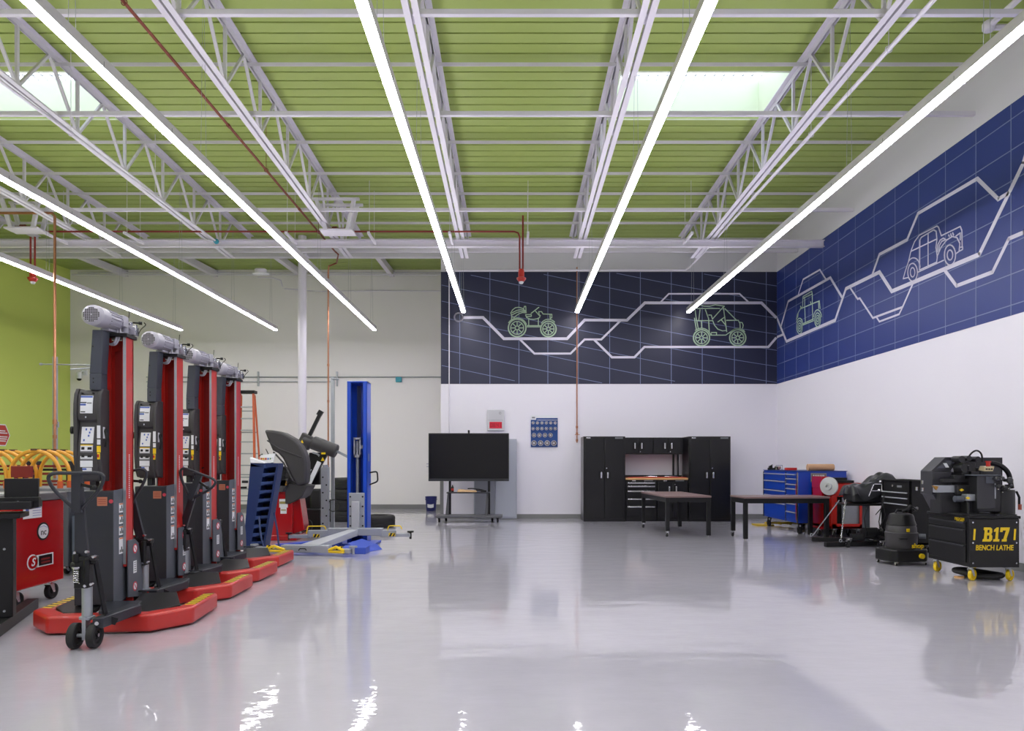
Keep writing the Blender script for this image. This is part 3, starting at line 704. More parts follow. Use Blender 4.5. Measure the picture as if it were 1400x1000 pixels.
# ---------------------------------------------------------------- mobile column lifts
M_SIGN = mat('prohibition_red', (200, 60, 80), .5)
def rounded(pts, r, n=5, closed=True):
    out = []; N = len(pts)
    for i in range(N):
        p = Vector(pts[i]); a = Vector(pts[i-1]); b = Vector(pts[(i+1) % N])
        if not closed and i in (0, N-1): out.append(tuple(p)); continue
        ri = r[i] if isinstance(r, (list, tuple)) else r
        da = (a-p); db = (b-p); ta = min(ri, da.length*.49); tb = min(ri, db.length*.49)
        p0 = p+da.normalized()*ta; p1 = p+db.normalized()*tb
        for k in range(n+1):
            t = k/n; out.append(tuple(p0*(1-t)**2+p*2*t*(1-t)+p1*t*t))
    return out
def make_lift(label):
    r = thing('column_lift', label, 'vehicle lift', (0,0,0), group=None)
    # base: hollow wheel-fork frame, open towards the back
    outer = [(-.60,.85),(-.60,.25),(-.37,0),(.37,0),(.60,.25),(.60,.85)]
    inner = [(.47,.85),(.47,.31),(.30,.13),(-.30,.13),(-.47,.31),(-.47,.85)]
    zb, zt = .012, .145
    q = MB(); poly = outer+inner
    vs = [(x,y,zb) for x,y in poly]+[(x,y,zt) for x,y in poly]; N = 12
    fs = []
    for i in range(5):
        a, b, c, d = i, i+1, 10-i, 11-i
        fs.append((a, d, c, b)[::1] if False else (a, b, c, d)[::1]); fs.append((N+a, N+d, N+c, N+b))
    fs += [(i, N+i, N+(i+1) % N, (i+1) % N) for i in range(N)]
    q.add(vs, fs)
    base = q.build('base_frame', M_RED, r, .022, 3)
    for sx in (-1, 1):
        MB().box(sx*.60-.03*sx, sx*.47+.03*sx, .86, .87, .03, .1).build('arm_end', M_BLACK, base)
        q = MB()
        for k in range(7):
            y = .33+k*.07
            q.mt(k % 2)
            x0, x1 = sorted((sx*.575, sx*.50))
            for m_, dy in ((0, 0), (1, .035)):
                q.mt(m_)
                q.add([(x0, y+dy, zt+.0015), (x1, y+dy+.02*sx, zt+.0015), (x1, y+dy+.02*sx+.035, zt+.0015), (x0, y+dy+.035, zt+.0015)], [(0, 1, 2, 3)])
        q.build('hazard_strip', [M_YEL, M_BLACK], base)
        q = MB().cyl((sx*.535,.6,.05),(sx*.50,.6,.05),.04,n=16); q.build('fork_wheel', M_RUB, base)
    # dark deflector plate inside the frame
    tp_ = [(.12,.14,.142),(.33,.15,.142),(.47,.33,.15),(.36,.56,.21),(.09,.56,.21)]; q = MB(); q.add([(x,y,z-.03) for x,y,z in tp_]+tp_, [(4,3,2,1,0),(5,6,7,8,9)]+[(k,(k+1)%5,5+(k+1)%5,5+k) for k in range(5)])
    q.build('deflector_plate', M_BLACK, r, .004)
    tp_ = [(-x,y,z) for x,y,z in tp_][::-1]; q = MB(); q.add([(x,y,z-.03) for x,y,z in tp_]+tp_, [(4,3,2,1,0),(5,6,7,8,9)]+[(k,(k+1)%5,5+(k+1)%5,5+k) for k in range(5)])
    q.build('deflector_plate', M_BLACK, r, .004)
    # mast: C channel open to the front
    q = MB(); z0, z1 = .15, 2.30
    x0, x1, y0, y1 = -.165, .024, .40, .54
    q.box(x1-.02, x1, y0, y1, z0+.3, z1).box(x0, x0+.02, y0, y1, z0, z1).box(x0, x1, y1-.02, y1, z0, z1-.01).box(x0+.02, x0+.05, y0+.05, y0+.07, z0, z1).box(x1-.05, x1-.028, y0+.05, y0+.07, z0+.3, z1)
    mast = q.build('mast', M_RED, r)
    q = MB().box(x1-.021, x1+.0015, y0-.003, y0+.001, .47, z1).box(x0, x0+.012, y0-.003, y0+.001, z0, z1); q.build('rail_edge', M_GALV, mast)
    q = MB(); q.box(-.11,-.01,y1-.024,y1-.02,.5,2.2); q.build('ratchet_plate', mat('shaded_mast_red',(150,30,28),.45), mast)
    q = MB()
    for k in range(30): q.cyl((-.045,y1-.027,.55+k*.053),(-.045,y1-.023,.55+k*.053),.007,n=8)
    q.build('ratchet_hole', M_HOLE, mast)
    q = MB()
    for k in range(22): q.box(x1, x1+.0015, y0+.052, y0+.068, 1.0+k*.0165, 1.009+k*.0165)
    q.build('scale_marking', M_LABEL, mast)
    MB().box(x0-.01, x1+.02, y0-.03, y1+.02, z1, z1+.03).build('top_plate', M_BLACK, mast, .003)
    # carriage side plate with stickers
    q = MB().prism([(.24,.2),(.52,.16),(.5,.4),(.43,.62),(.36,.66),(.24,.66)],'x',.078,.09); cp = q.build('carriage_plate', M_CHARL, r, .003); cp.location = (-.05,.17,0)
    for zz in (.58,.27):
        MB().cyl((.09,.36,zz),(.0915,.36,zz),.04,n=20).build('prohibition_sticker', M_SIGN, cp); MB().cyl((.0915,.36,zz),(.0925,.36,zz),.028,n=20).build('sticker_centre', M_LABEL, cp)
        MB().bar((.093,.345,zz+.018),(.093,.375,zz-.018),.002,.007).build('sticker_bar', M_SIGN, cp)
    q = MB().box(.09,.0915,.33,.39,.38,.48); q.build('notice_sticker', M_LABEL, cp)
    q = MB()
    for k in range(5): q.box(.0915,.0925,.34,.38,.395+k*.017,.401+k*.017)
    q.build('notice_print', M_LGREY, cp)
    MB().box(.06,.24,.42,.46,.21,.222).build('lifting_fin', M_CHAR, cp, .003)
    # battery cabinet
    q = MB().box(-.2,.095,.045,.262,.17,1.065); cab = q.build('battery_cabinet', M_CHAR, r, .005); cab.location = (-.10,.215,0)
    q = MB().prism([(.03,.15),(.265,.2),(.265,1.085),(.03,1.07)],'x',.096,.102); sp = q.build('side_panel', M_CHARL, cab)
    for k, (za, zb_) in enumerate(((.89,.965),(.8,.87),(.71,.78),(.56,.69))):
        MB().box(.102,.1035,.115,.195,za,zb_).build('instruction_label', M_LABEL, sp)
        MB().box(.1035,.1042,.12,.19,zb_-.012,zb_-.002).build('label_header', mat('label_orange',(214,120,60),.5), sp)
        q = MB()
        for j in range(3): q.box(.1035,.1042,.125+j*.024,.14+j*.024,za+.012,za+.012+.022*(1+j % 2))
        q.build('label_pictogram', M_BLACK, sp)
    MB().box(-.03,.045,.0435,.045,.95,1.02).build('nameplate', mat('brass_nameplate',(178,110,84),.4), cab)
    q = MB()
    for k in range(3): q.box(-.022,.037,.0425,.0435,.965+k*.017,.969+k*.017)
    q.build('nameplate_print', M_REDP, cab)
    MB().cyl((.073,.0435,.985),(.073,.045,.985),.016,n=16).build('round_sticker', M_SIGN, cab)
    # control box, curved front
    prof = [(.2,1.14),(.04,1.13),(-.0,1.16),(-.03,1.22),(-.035,1.34),(-.02,1.44),(.012,1.56),(.016,1.60),(-.02,1.612),(-.035,1.66),(-.03,1.74),(-.01,1.81),(.03,1.85),(.2,1.85)]
    cb = MB().prism(prof,'x',-.135,.07).build('control_box', M_PLAS, r, .012, 3, 50); cb.location = (-.173,.27,.01); cb.scale = (.757,.62,1)
    q = MB().prism([(.2,1.13),(.05,1.14),(-.005,1.2),(-.04,1.35),(-.035,1.5),(-.045,1.66),(-.04,1.74),(-.018,1.82),(.03,1.862),(.2,1.862)],'x',.062,.1); q.build('cheek', M_PLAS, cb, .01, 3)
    q = MB().prism([(.2,1.13),(.05,1.14),(-.005,1.2),(-.04,1.35),(-.035,1.5),(-.045,1.66),(-.04,1.74),(-.018,1.82),(.03,1.862),(.2,1.862)],'x',-.17,-.132); q.build('cheek', M_PLAS, cb, .01, 3)
    def lab(x0, x1, za, ya, zb_, yb, m, nm, e=.0):
        return MB().hexa([(x0,ya-.005-e,za),(x1,ya-.005-e,za),(x1,ya+.002,za),(x0,ya+.002,za)],[(x0,yb-.005-e,zb_),(x1,yb-.005-e,zb_),(x1,yb+.002,zb_),(x0,yb+.002,zb_)]).build(nm, m, cb)
    lab(-.1,.02,1.665,-.037,1.74,-.032,M_LABEL,'warning_label'); lab(-.1,.02,1.74,-.032,1.805,-.013,M_LABEL,'warning_label'); lab(-.1,.015,1.788,-.019,1.802,-.015,M_LBLUE,'label_header',.001); lab(-.1,-.045,1.725,-.034,1.74,-.032,M_LBLUE,'label_header',.001)
    lab(-.095,-.05,1.672,-.0365,1.68,-.0365,M_HOLE,'label_print',.001); lab(-.035,.01,1.74,-.032,1.75,-.031,M_LGREY,'label_print',.001); lab(-.1,-.04,1.745,-.031,1.753,-.03,M_BLACK,'label_print',.001)
    lab(-.1,.02,1.43,-.022,1.56,.011,M_LABEL,'control_label')
    for (xx, zz) in ((-.055,1.54),(-.01,1.54),(-.02,1.515),(-.028,1.49),(-.07,1.455)): yy = -.022+(zz-1.43)/.13*.033; lab(xx-.007,xx+.007,zz-.008,yy-.004,zz+.008,yy,M_LBLUE,'push_button',.002)
    for za, zb_ in ((1.36,1.42),(1.30,1.355)):
        lab(-.1,.02,za,-.034,zb_,-.026,M_LABEL,'instruction_label'); lab(-.1,.02,zb_-.008,-.0275,zb_,-.0265,M_YEL,'label_header',.001)
        lab(-.09,-.06,za+.02,-.034,za+.042,-.03,M_BLACK,'label_pictogram',.001); lab(-.03,.01,za+.02,-.034,za+.04,-.03,M_BLACK,'label_pictogram',.001); lab(-.1,.02,za+.0,-.035,za+.01,-.034,M_LGREY,'label_print',.001)
    lab(-.1,.02,1.245,-.034,1.295,-.036,M_LABEL,'notice_label'); lab(-.08,.01,1.2,-.024,1.24,-.033,M_LABEL,'notice_label'); lab(-.08,-.04,1.222,-.0315,1.236,-.034,M_LBLUE,'label_header',.001)
    MB().cyl((-.045,-.042,1.635),(-.045,-.03,1.635),.008,n=10).build('screw', M_CHROME, cb)
    for x in (-.09,.02): MB().cyl((x,-.03,1.822),(x,.0,1.822),.007,n=8).build('screw', M_HOLE, cb)
    MB().box(.1,.102,.02,.07,1.47,1.56).build('side_label', M_LABEL, cb)
    MB().box(.066,.098,-.047,-.042,1.47,1.57).build('side_label', M_LABEL, cb)
    MB().box(.066,.098,-.046,-.041,1.42,1.46).build('side_label', M_LABEL, cb)
    MB().box(.064,.1,-.046,-.038,1.36,1.41).build('switch_plate', M_YEL, cb)
    MB().box(.07,.094,-.05,-.04,1.305,1.355).build('switch_plate', M_YEL, cb)
    MB().box(.076,.088,-.068,-.05,1.32,1.345).build('rotary_switch', M_RED, cb)
    q = MB().cyl((-.17,.05,1.535),(-.2,.05,1.535),.02,n=14).cyl((-.2,.05,1.535),(-.225,.05,1.535),.03,n=16); q.build('emergency_button', M_BLACK, cb)
    MB().cyl((.1,.07,1.53),(.125,.05,1.53),.018,n=10).tube([(.11,.05,1.53),(.135,.04,1.46),(.12,.03,1.4)],.012,8).build('cable_gland', M_BLACK, cb)
    MB().box(-.06,.0,.1,.2,1.06,1.14).build('neck', M_CHAR, cb)
    # upper dark cable cover
    q = MB(); q.hexa([(-.10,.06,1.84),(.02,.06,1.84),(.02,.262,1.84),(-.10,.262,1.84)],[(-.10,.06,1.97),(.02,.06,1.97),(.02,.262,1.97),(-.10,.262,1.97)])
    q.hexa([(-.10,.06,1.97),(.02,.06,1.97),(.02,.262,1.97),(-.10,.262,1.97)],[(-.062,.03,2.31),(.045,.03,2.31),(.045,.262,2.31),(-.062,.262,2.31)])
    cc = q.build('cable_cover', mat('cover_slate',(62,66,78),.42), r, .006); cc.location = (-.118,.24,.02); cc.scale = (.74,.5,1)
    for z_ in (1.9,1.93,2.18): MB().cyl((-.06,.04 if z_ > 2 else .056,z_),(-.06,.06,z_),.007,n=8).build('bolt', M_HOLE, cc)
    # motor
    z = 2.385
    q = MB().lathe([(0,-.155),(.055,-.155),(.066,-.145),(.078,-.13),(.08,-.02),(.07,-.01),(.0,-.01)],(0,0,z),'y',28)
    q.lathe([(0,-.02),(.072,-.02),(.072,.18),(.05,.2),(0,.2)],(0,0,z),'y',28)
    for k in range(18):
        t = 2*PI*k/18
        if abs(math.sin(t)+.9) < .12: continue
        q.bar((.072*math.cos(t),-.0,z+.072*math.sin(t)),(.072*math.cos(t),.17,z+.072*math.sin(t)),.004,.016,up=(math.cos(t),0,math.sin(t)))
    mo = q.build('motor', M_ALU, r); mo.location = (-.10,.265,.035); mo.rotation_euler = (0,0,-math.radians(5)); mo.scale = (1.13,.88,1.0); mo.location.z = .04
    q = MB()
    for i in range(-4, 5):
        for j in range(-4, 5):
            xx, zz = i*.0125, j*.0125
            if .012 < math.hypot(xx, zz) < .054: q.box(xx-.0042, xx+.0042, -.1565, -.155, z+zz-.0042, z+zz+.0042)
    q.build('fan_grille', M_HOLE, mo)
    MB().box(-.03,.03,.05,.2,z-.09,z-.07).box(-.09,.06,.18,.4,2.29,2.31).build('motor_foot', M_ALU, mo, .004)
    q = MB().box(-.09,-.0,.2,.27,z-.04,z+.04).cyl((-.03,.2,z),(-.03,.42,z),.045,n=18).cyl((-.05,.36,2.3),(-.05,.36,2.44),.028,n=14).cyl((.02,.34,2.3),(.02,.34,2.38),.03,n=14)
    gb = q.build('gearbox', M_ALU, r, .004); gb.location = (-.04,.16,.035)
    MB().box(-.045,.045,.25,.34,2.355,2.445).build('terminal_box', M_ALU, gb, .006)
    q = MB().tube(rounded([(.0,.28,2.36),(.02,.24,2.28),(.0,.22,2.2),(-.05,.24,2.2),(-.1,.25,2.23)],.05,4,False),.009,8).tube(rounded([(-.02,.28,2.36),(-.0,.24,2.28),(-.01,.22,2.215),(-.05,.245,2.21)],.05,4,False),.009,8); q.build('cable_conduit', M_ALU, gb)
    q = MB().tube(rounded([(.06,.36,2.31),(.1,.38,2.3),(.11,.4,2.36),(.15,.42,2.4),(.13,.42,2.42)],.05,4,False),.004,6).tube([(.04,.35,2.44),(.045,.35,2.5)],.003,6).cyl((.06,.38,2.41),(.12,.4,2.41),.007,n=8).cyl((.1,.39,2.41),(.125,.4,2.41),.014,n=10); q.build('limit_switch_wire', M_BLACK, gb)
    q = MB().box(.03,.1,.33,.4,2.3,2.37).cyl((.05,.36,2.37),(.05,.36,2.41),.018,n=12).cyl((.09,.36,2.31),(.09,.36,2.39),.012,n=10); q.build('valve_block', M_CHROME, gb, .003)
    # steering unit: twin wheels, fork, pump, tiller
    X, Y = .087, -.38
    st = MB().cyl((X,Y+.03,.19),(X,Y+.03,.42),.034,n=20).cyl((X,Y+.03,.2),(X,Y+.03,.215),.05,n=20).box(X-.012,X+.012,Y-.02,Y+.05,.06,.22).cyl((X-.05,Y,.089),(X+.05,Y,.089),.014,n=12).build('steering_fork', M_GALV, r)
    for sx in (-.063, .063):
        q = MB().lathe([(0,-.006),(.03,-.008),(.032,-.018),(.058,-.012),(.062,-.024),(.083,-.024),(.089,-.018),(.089,.018),(.083,.024),(.062,.024),(.058,.012),(.032,.018),(.03,.008),(0,.006)],(X+sx,Y,.089),'x',30); wh = q.build('steering_wheel', M_RUB, st)
        MB().cyl((X+sx-.028,Y,.089),(X+sx+.028,Y,.089),.013,n=10).build('hub', M_CHROME, wh)
    q = MB().box(X-.06,X+.03,Y-.03,Y+.06,.42,.62).cyl((X-.045,Y-.02,.6),(X-.045,Y-.02,.66),.026,n=14).cyl((X+.025,Y-.03,.44),(X+.025,Y-.03,.63),.02,n=14).cyl((X-.09,Y,.58),(X-.05,Y,.58),.018,n=12).cyl((X+.02,Y+.0,.6),(X+.08,Y+.0,.6),.02,n=12).box(X-.07,X+.08,Y-.035,Y+.03,.61,.64)
    pb = q.build('pump_block', M_BLACK, r, .005)
    for px_, pz_ in ((-.045,.67),(.03,.675),(.075,.64),(.06,.45),(.02,.44)): MB().cyl((X+px_,Y-.05,pz_),(X+px_,Y-.02,pz_),.01,n=8).build('bolt', M_CHROME, pb)
    q = MB(); q.tube([(X-.03+.018*math.cos(t*.7),Y-.055+.018*math.sin(t*.7),.46+t*.00165) for t in range(0, 64)],.0035,6); q.cyl((X-.03,Y-.055,.565),(X-.03,Y-.055,.575),.026,n=14); q.build('spring', M_CHROME, pb)
    q = MB().bar((X+.07,Y,.6),(X+.1,Y+.08,.2),.014,.03).bar((X+.09,Y+.05,.2),(X+.16,Y+.1,.16),.05,.05); q.build('brake_link', M_BLACK, pb)
    q = MB(); q.hexa([(X+.06,Y-.03,.14),(X+.13,Y-.03,.14),(.30,.02,.15),(.19,.04,.15)],[(X+.06,Y-.03,.215),(X+.13,Y-.03,.215),(.30,.02,.22),(.19,.04,.22)]).hexa([(.0,.0,.15),(.24,.0,.15),(.2,.28,.15),(-.1,.28,.15)],[(.0,.0,.18),(.24,.0,.18),(.2,.28,.2),(-.1,.28,.2)])
    sb = q.build('steering_bracket', M_CHAR, r, .008)
    MB().cyl((X+.095,Y-.04,.178),(X+.095,Y-.028,.178),.014,n=12).build('bolt', M_CHROME, sb)
    # tiller pivots at the pump block
    q = MB(); q.hexa([(-.035,-.015,0),(.035,-.015,0),(.035,.015,0),(-.035,.015,0)],[(-.028,-.095,.6),(.028,-.095,.6),(.028,-.07,.6),(-.028,-.07,.6)])
    lp = rounded([(-.19,-.1,.6),(.19,-.1,.6),(.16,-.095,.5),(.0,-.075,.33),(-.16,-.095,.5)],[.08,.08,.08,.02,.08],6)
    q.tube(lp,.0125,10,closed=True); q.cyl((-.045,0,0),(.045,0,0),.02,n=14)
    q.box(-.03,.03,-.103,-.073,.33,.6)
    ti = q.build('tiller', M_CHAR, r, 0); ti.location = (X-.01, Y+.0, .62)
    MB().bar((.03,-.09,.52),(.12,-.1,.5),.012,.02).ball((.12,-.1,.5),.018,10).build('release_lever', M_BLACK, ti)
    q = MB().tube([(-.07,.08,.5),(-.12,.1,.8),(-.15,.06,1.1)],.006,6); 
    return r
LIFT = [((-3.10,5.20),6,'red column lift nearest the viewer, first of the row of four'),((-3.235,6.265),2,'second red column lift from the viewer in the row of four'),
        ((-3.32,7.20),0,'third red column lift from the viewer, its tiller leaning right'),((-3.45,8.21),0,'rearmost red column lift, fourth of the row beside the blue ramp')]
l0 = make_lift(LIFT[0][2]); l0['group'] = 'mobile column lifts in a row'
tlean = [0, -.16, .36, -.3]
l0.location = (*LIFT[0][0], 0); l0.rotation_euler.z = math.radians(LIFT[0][1])
for i in range(1, 4):
    c = copy_tree(l0, LIFT[i][2], (*LIFT[i][0], 0), math.radians(LIFT[i][1]))
    for k in kids(c):
        if k.name.startswith('tiller'): k.rotation_euler = (0, tlean[i], 0)

# ---------------------------------------------------------------- left: wheel alignment cabinet, stand, hoops, rack
r = thing('service_cart', 'red enamelled service cart with round NC badge at the far left', 'cart', (-4.3, 6.0, 0))
MB().box(-.62,0,-.02,.66,.17,.94).build('body', M_REDD, r, .012, 3)
MB().box(-.64,.015,-.04,.68,.94,1.01).build('top_tray', mat('slate_tray',(98,96,100),.5), r, .01)
q = MB().cyl((0,.36,.66),(.004,.36,.66),.082,n=32); bd = q.build('badge_ring', M_HOLE, r); MB().cyl((.004,.36,.66),(.006,.36,.66),.066,n=32).build('badge_face', M_LABEL, bd)
text('nc', .085, (.007,.36,.652), RR, M_BLACK, r, 'badge_lettering', .001)
q = MB().tube([(.007,.31,.7),(.007,.36,.71),(.007,.41,.69)],.002,5); q.build('badge_swoosh', M_LBLUE, bd)
MB().box(0,.003,.2,.50,.34,.45).cyl((0,.22,.395),(.003,.22,.395),.07,n=28).build('logo_plate', M_LABEL, r)
MB().cyl((.003,.22,.395),(.005,.22,.395),.058,n=28).build('logo_disc', M_REDD, r)
MB().box(.003,.005,.30,.48,.35,.44).build('logo_panel', M_BLKG, r)
q = MB()
for zz in (.375,.405): q.box(.005,.006,.33,.45,zz-.008,zz+.008)
q.build('logo_text', M_REDP, r)
text('S', .10, (.006,.22,.393), RR, M_LABEL, r, 'logo_lettering', .001, shear=.3, bold=.002)
MB().box(0,.003,.1,.34,.79,.93).build('document', M_LABEL, r)
q = MB()
for k in range(5): q.box(.003,.004,.22,.33,.81+k*.022,.814+k*.022)
q.box(.003,.004,.13,.17,.83,.9); q.build('document_print', M_LBLUE, r)
for x, y in ((-.07,.55),(-.07,.08),(-.55,.55),(-.55,.08)): caster(r, x, y, .075, .045, .17)
q = MB().box(-.6,-.05,.05,.2,1.012,1.02); q.build('paper', M_LABEL, r)

r = thing('machine_stand', 'black steel machine stand with a square head at the left edge', 'stand', (-3.95, 5.42, 0), math.radians(22))
MB().box(-.055,.055,-.05,.05,.09,.86).build('post', M_BLACK, r, .006)
MB().box(-.045,.045,-.75,.77,0,.09).build('foot', M_BLACK, r, .006)
MB().box(-.5,.2,-.16,.16,.93,.99).build('deck_plate', M_BLACK, r, .006)
MB().box(-.45,.12,-.14,.14,.86,.9).build('under_plate', M_BLACK, r, .006)
MB().box(-.01,.215,-.02,.02,.99,1.165).build('head_plate', M_BLACK, r, .004)
MB().box(-.4,.235,-.10,-.02,.975,1.02).box(.15,.235,-.1,.02,.94,1.0).build('clamp', M_BLACK, r, .004)
MB().box(-.3,-.05,-.06,.06,.78,.86).build('gusset', M_BLACK, r)
for x, y, z in ((.0,-.056,.62),(.0,-.056,.14),(.1,-.105,.985)): MB().cyl((x,y,z),(x,y+.01,z),.009,n=8).build('bolt', M_GALV, r)

# hoops stand on a low trolley
r = thing('hoop_rack', 'trolley holding two rows of golden yellow steel hoops', 'rack', (-5.5, 8.0, 0))
MB().box(-1.1,.45,-.1,.8,.1,.95).build('trolley_body', M_CHARL, r, .01)
MB().box(-1.12,.47,-.12,.82,.95,.99).build('trolley_top', M_LGREY, r)
for x in (-1.0,.35):
    for y in (0,.7): caster(r, x, y, .045, .03, .1)
for gx, n in ((.0,4),(-.62,4)):
    for k in range(n):
        pts = []; W2, zt = .29, 1.42
        pts.append((gx-W2,k*.17,.99)); 
        for j in range(17):
            t = PI-PI*j/16; pts.append((gx+W2*math.cos(t), k*.17, 1.13+(zt-1.13)*math.sin(t)))
        pts.append((gx+W2,k*.17,.99))
        ho = MB().tube(pts,.022,10).build('hoop', M_YELT, r)
        MB().box(gx-.035,gx+.035,k*.17-.026,k*.17+.026,zt+.005,zt+.025).build('rubber_pad', mat('brown_pad',(90,60,44),.6), ho)
        MB().cyl((gx+W2,k*.17,.99),(gx+W2,k*.17,1.07),.03,n=12).build('collar', M_ORANGE, ho)
r = thing('wire_rack', 'red and black wire rack behind the yellow hoops', 'rack', (-8.2, 10.2, 0))
q = MB()
for k in range(7):
    z = .55+k*.11; q.box(-1.0,1.7,-.02,.02,z,z+.035)
q.build('rail', M_REDP, r)
q = MB()
for x in (-1.0,-.3,.4,1.05,1.7): q.box(x-.03,x+.03,-.04,.3,0,1.3)
q.build('upright', M_BLACK, r)
for k in range(3): MB().box(-1.0,1.7,0,.3,.5+k*.33,.53+k*.33).build('shelf', M_BLACK, r)
q = MB()
for k in range(12): q.box(-.9+k*.21,-.8+k*.21,.03,.2,.86,.97)
q.build('stored_clamp', M_RED, r)
r = thing('red_plate_stand', 'small dark red plate on two legs behind the black stand', 'stand', (-5.2, 7.35, 0))
MB().box(-.1,.12,-.015,.015,1.13,1.25).build('plate', M_REDP, r, .004)
MB().box(-.07,-.04,-.01,.01,0,1.13).box(.04,.07,-.01,.01,0,1.13).box(-.12,.12,-.15,.15,0,.02).build('leg', M_REDP, r)
r = thing('storage_cabinet', 'blue-grey metal cabinet partly hidden behind the nearest lift', 'cabinet', (-5.0, 7.9, 0))
MB().box(-.0,.45,-.02,.35,.06,.68).build('body', mat('slate_blue_paint',(86,96,116),.45), r, .006)
MB().box(.03,.42,0,.33,0,.06).build('plinth', M_BLACK, r)
MB().box(.02,.43,-.03,-.02,.1,.64).build('door', mat('slate_blue_paint',(86,96,116),.45), r, .004)
r = tag(MB().box(-4.97,-4.6,7.92,8.2,.68,.77).build('box', M_LABEL, None, .003), 'white carton lying on the blue-grey cabinet', 'box')
# ---------------------------------------------------------------- stepladder
r = thing('stepladder', 'tall orange fibreglass stepladder standing folded against the alcove wall', 'ladder', (-6.84, 17.9, 0), 0)
H = 3.06
for sx in (-1, 1):
    q = MB(); q.bar((sx*.3, -.25, 0), (sx*.17, -.02, H), .09, .035, up=(1,0,0)); q.build('side_rail', M_ORANGE, r)
    q = MB(); q.bar((sx*.32, .25, 0), (sx*.17, .06, H-.05), .05, .03, up=(1,0,0)); q.build('rear_rail', M_ORANGE, r)
for k in range(9):
    z = .3+k*.3; t = z/H; w_ = .3-.13*t; y = -.25+.23*t
    MB().box(-w_+.02, w_-.02, y-.05, y+.05, z-.02, z+.01).build('step', M_GALV, r)
q = MB()
for k in range(5):
    z = .4+k*.55; t = z/H; q.box(-.32+.14*t, .32-.14*t, .25-.18*t-.01, .25-.18*t+.02, z-.015, z+.015)
q.build('rear_brace', M_GALV, r)
MB().box(-.22,.22,-.1,.12,H-.02,H+.06).build('top_cap', M_BLACK, r, .01)

# ---------------------------------------------------------------- wheel balancer
r = thing('wheel_balancer', 'red wheel balancer with large charcoal wheel hood', 'machine', (-3.75, 11.6, 0))
MB().prism([(-.32,.08),(.12,.08),(.14,.82),(-.3,.82)],'y',-.2,.25).build('pedestal', M_REDD, r, .01)
MB().box(-.36,.22,-.25,.32,0,.09).build('foot', M_REDD, r, .012)
MB().prism([(.12,.1),(.3,.16),(.22,.72),(.12,.8)],'y',-.1,.2).build('side_cover', M_REDD, r, .01)
q = MB().hexa([(-.3,-.3,.8),(.02,-.3,.8),(.02,.3,.8),(-.3,.3,.8)],[(-.3,-.3,.92),(.1,-.3,1.03),(.1,.3,1.03),(-.3,.3,.92)])
q.prism([(.02,.6),(.1,.6),(.3,.72),(.39,.9),(.2,.93),(.02,.94)],'y',-.22,.26)
q.build('weight_tray_body', M_PLAS, r, .015)
# label on pedestal
MB().box(-.08,.06,-.203,-.2,.54,.68).box(-.06,.04,-.203,-.2,.44,.54).build('rating_label', M_LABEL, r)
MB().box(-.075,.055,-.205,-.203,.6,.64).box(-.05,.03,-.205,-.203,.49,.51).build('label_print', mat('khaki_print',(150,140,80),.5), r)
# hood: thick curved shell drawn in the x-z plane
ol = [(-.31,1.814),(-.2,1.81),(-.1,1.795),(.01,1.766),(.193,1.663),(.28,1.56),(.33,1.47),(.365,1.38),(.385,1.278),(.385,1.078),(.37,.93),(.225,.902),(.127,1.061),(.06,1.21),(-.007,1.348),(-.08,1.43),(-.174,1.479),(-.241,1.635)]
hood = MB().prism(ol,'y',-.27,.0).build('wheel_hood', M_PLAS, r, .04, 4, 60)
cr_ = MB().tube([(-.25,-.275,1.64),(-.05,-.28,1.5),(.32,-.275,1.36)],.012,8).tube([(-.15,-.275,1.45),(.02,-.28,1.27),(.17,-.275,.98)],.014,8); cr_.build('hood_rib', M_PLAS, hood)
q = MB().cyl((.05,-.3,.96),(.05,-.25,.96),.025,n=12).cyl((.05,-.3,.92),(.05,-.24,.92),.02,n=12); q.build('hinge', mat('brass',(178,134,70),.35,metal=.8), hood)
q = MB().tube([(-.2,-.1,1.1),(.0,-.1,1.1)],.03,10).cyl((-.06,-.1,1.1),(-.03,-.1,1.1),.1,n=18); q.build('spindle', M_CHROME, r)
# display card on a gooseneck
q = MB(); q.hexa([(-.38,-.33,1.26),(-.12,-.36,1.28),(-.12,-.34,1.28),(-.38,-.31,1.26)],[(-.35,-.3,1.40),(-.10,-.33,1.43),(-.10,-.31,1.43),(-.35,-.28,1.40)])
card = q.build('control_panel', M_LABEL, r, .004)
for k, cc in enumerate(((214,120,40),(230,180,40),(190,60,60),(80,120,190),(70,140,90),(60,90,180))):
    x = -.34+k*.038; q = MB().box(x,x+.024,-.342+.0,-.318,1.325,1.355); q.build('panel_icon', mat('icon%d' % k, cc, .5), card)
q = MB().tube([(-.3,-.28,1.3),(-.36,-.2,1.42),(-.42,-.2,1.38)],.008,6).tube([(-.24,-.26,1.42),(-.3,-.2,1.5)],.008,6).cyl((-.2,-.2,1.1),(-.2,-.2,1.3),.02,n=10); q.build('gooseneck', M_BLACK, card)
q = MB()
for k in range(4): q.tube([(-.28,-.31,.98+k*.07),(.05,-.31,1.0+k*.07)],.008,6)
q.box(-.3,.05,-.3,.2,.9,1.2); q.build('tool_holder', M_BLACK, r)

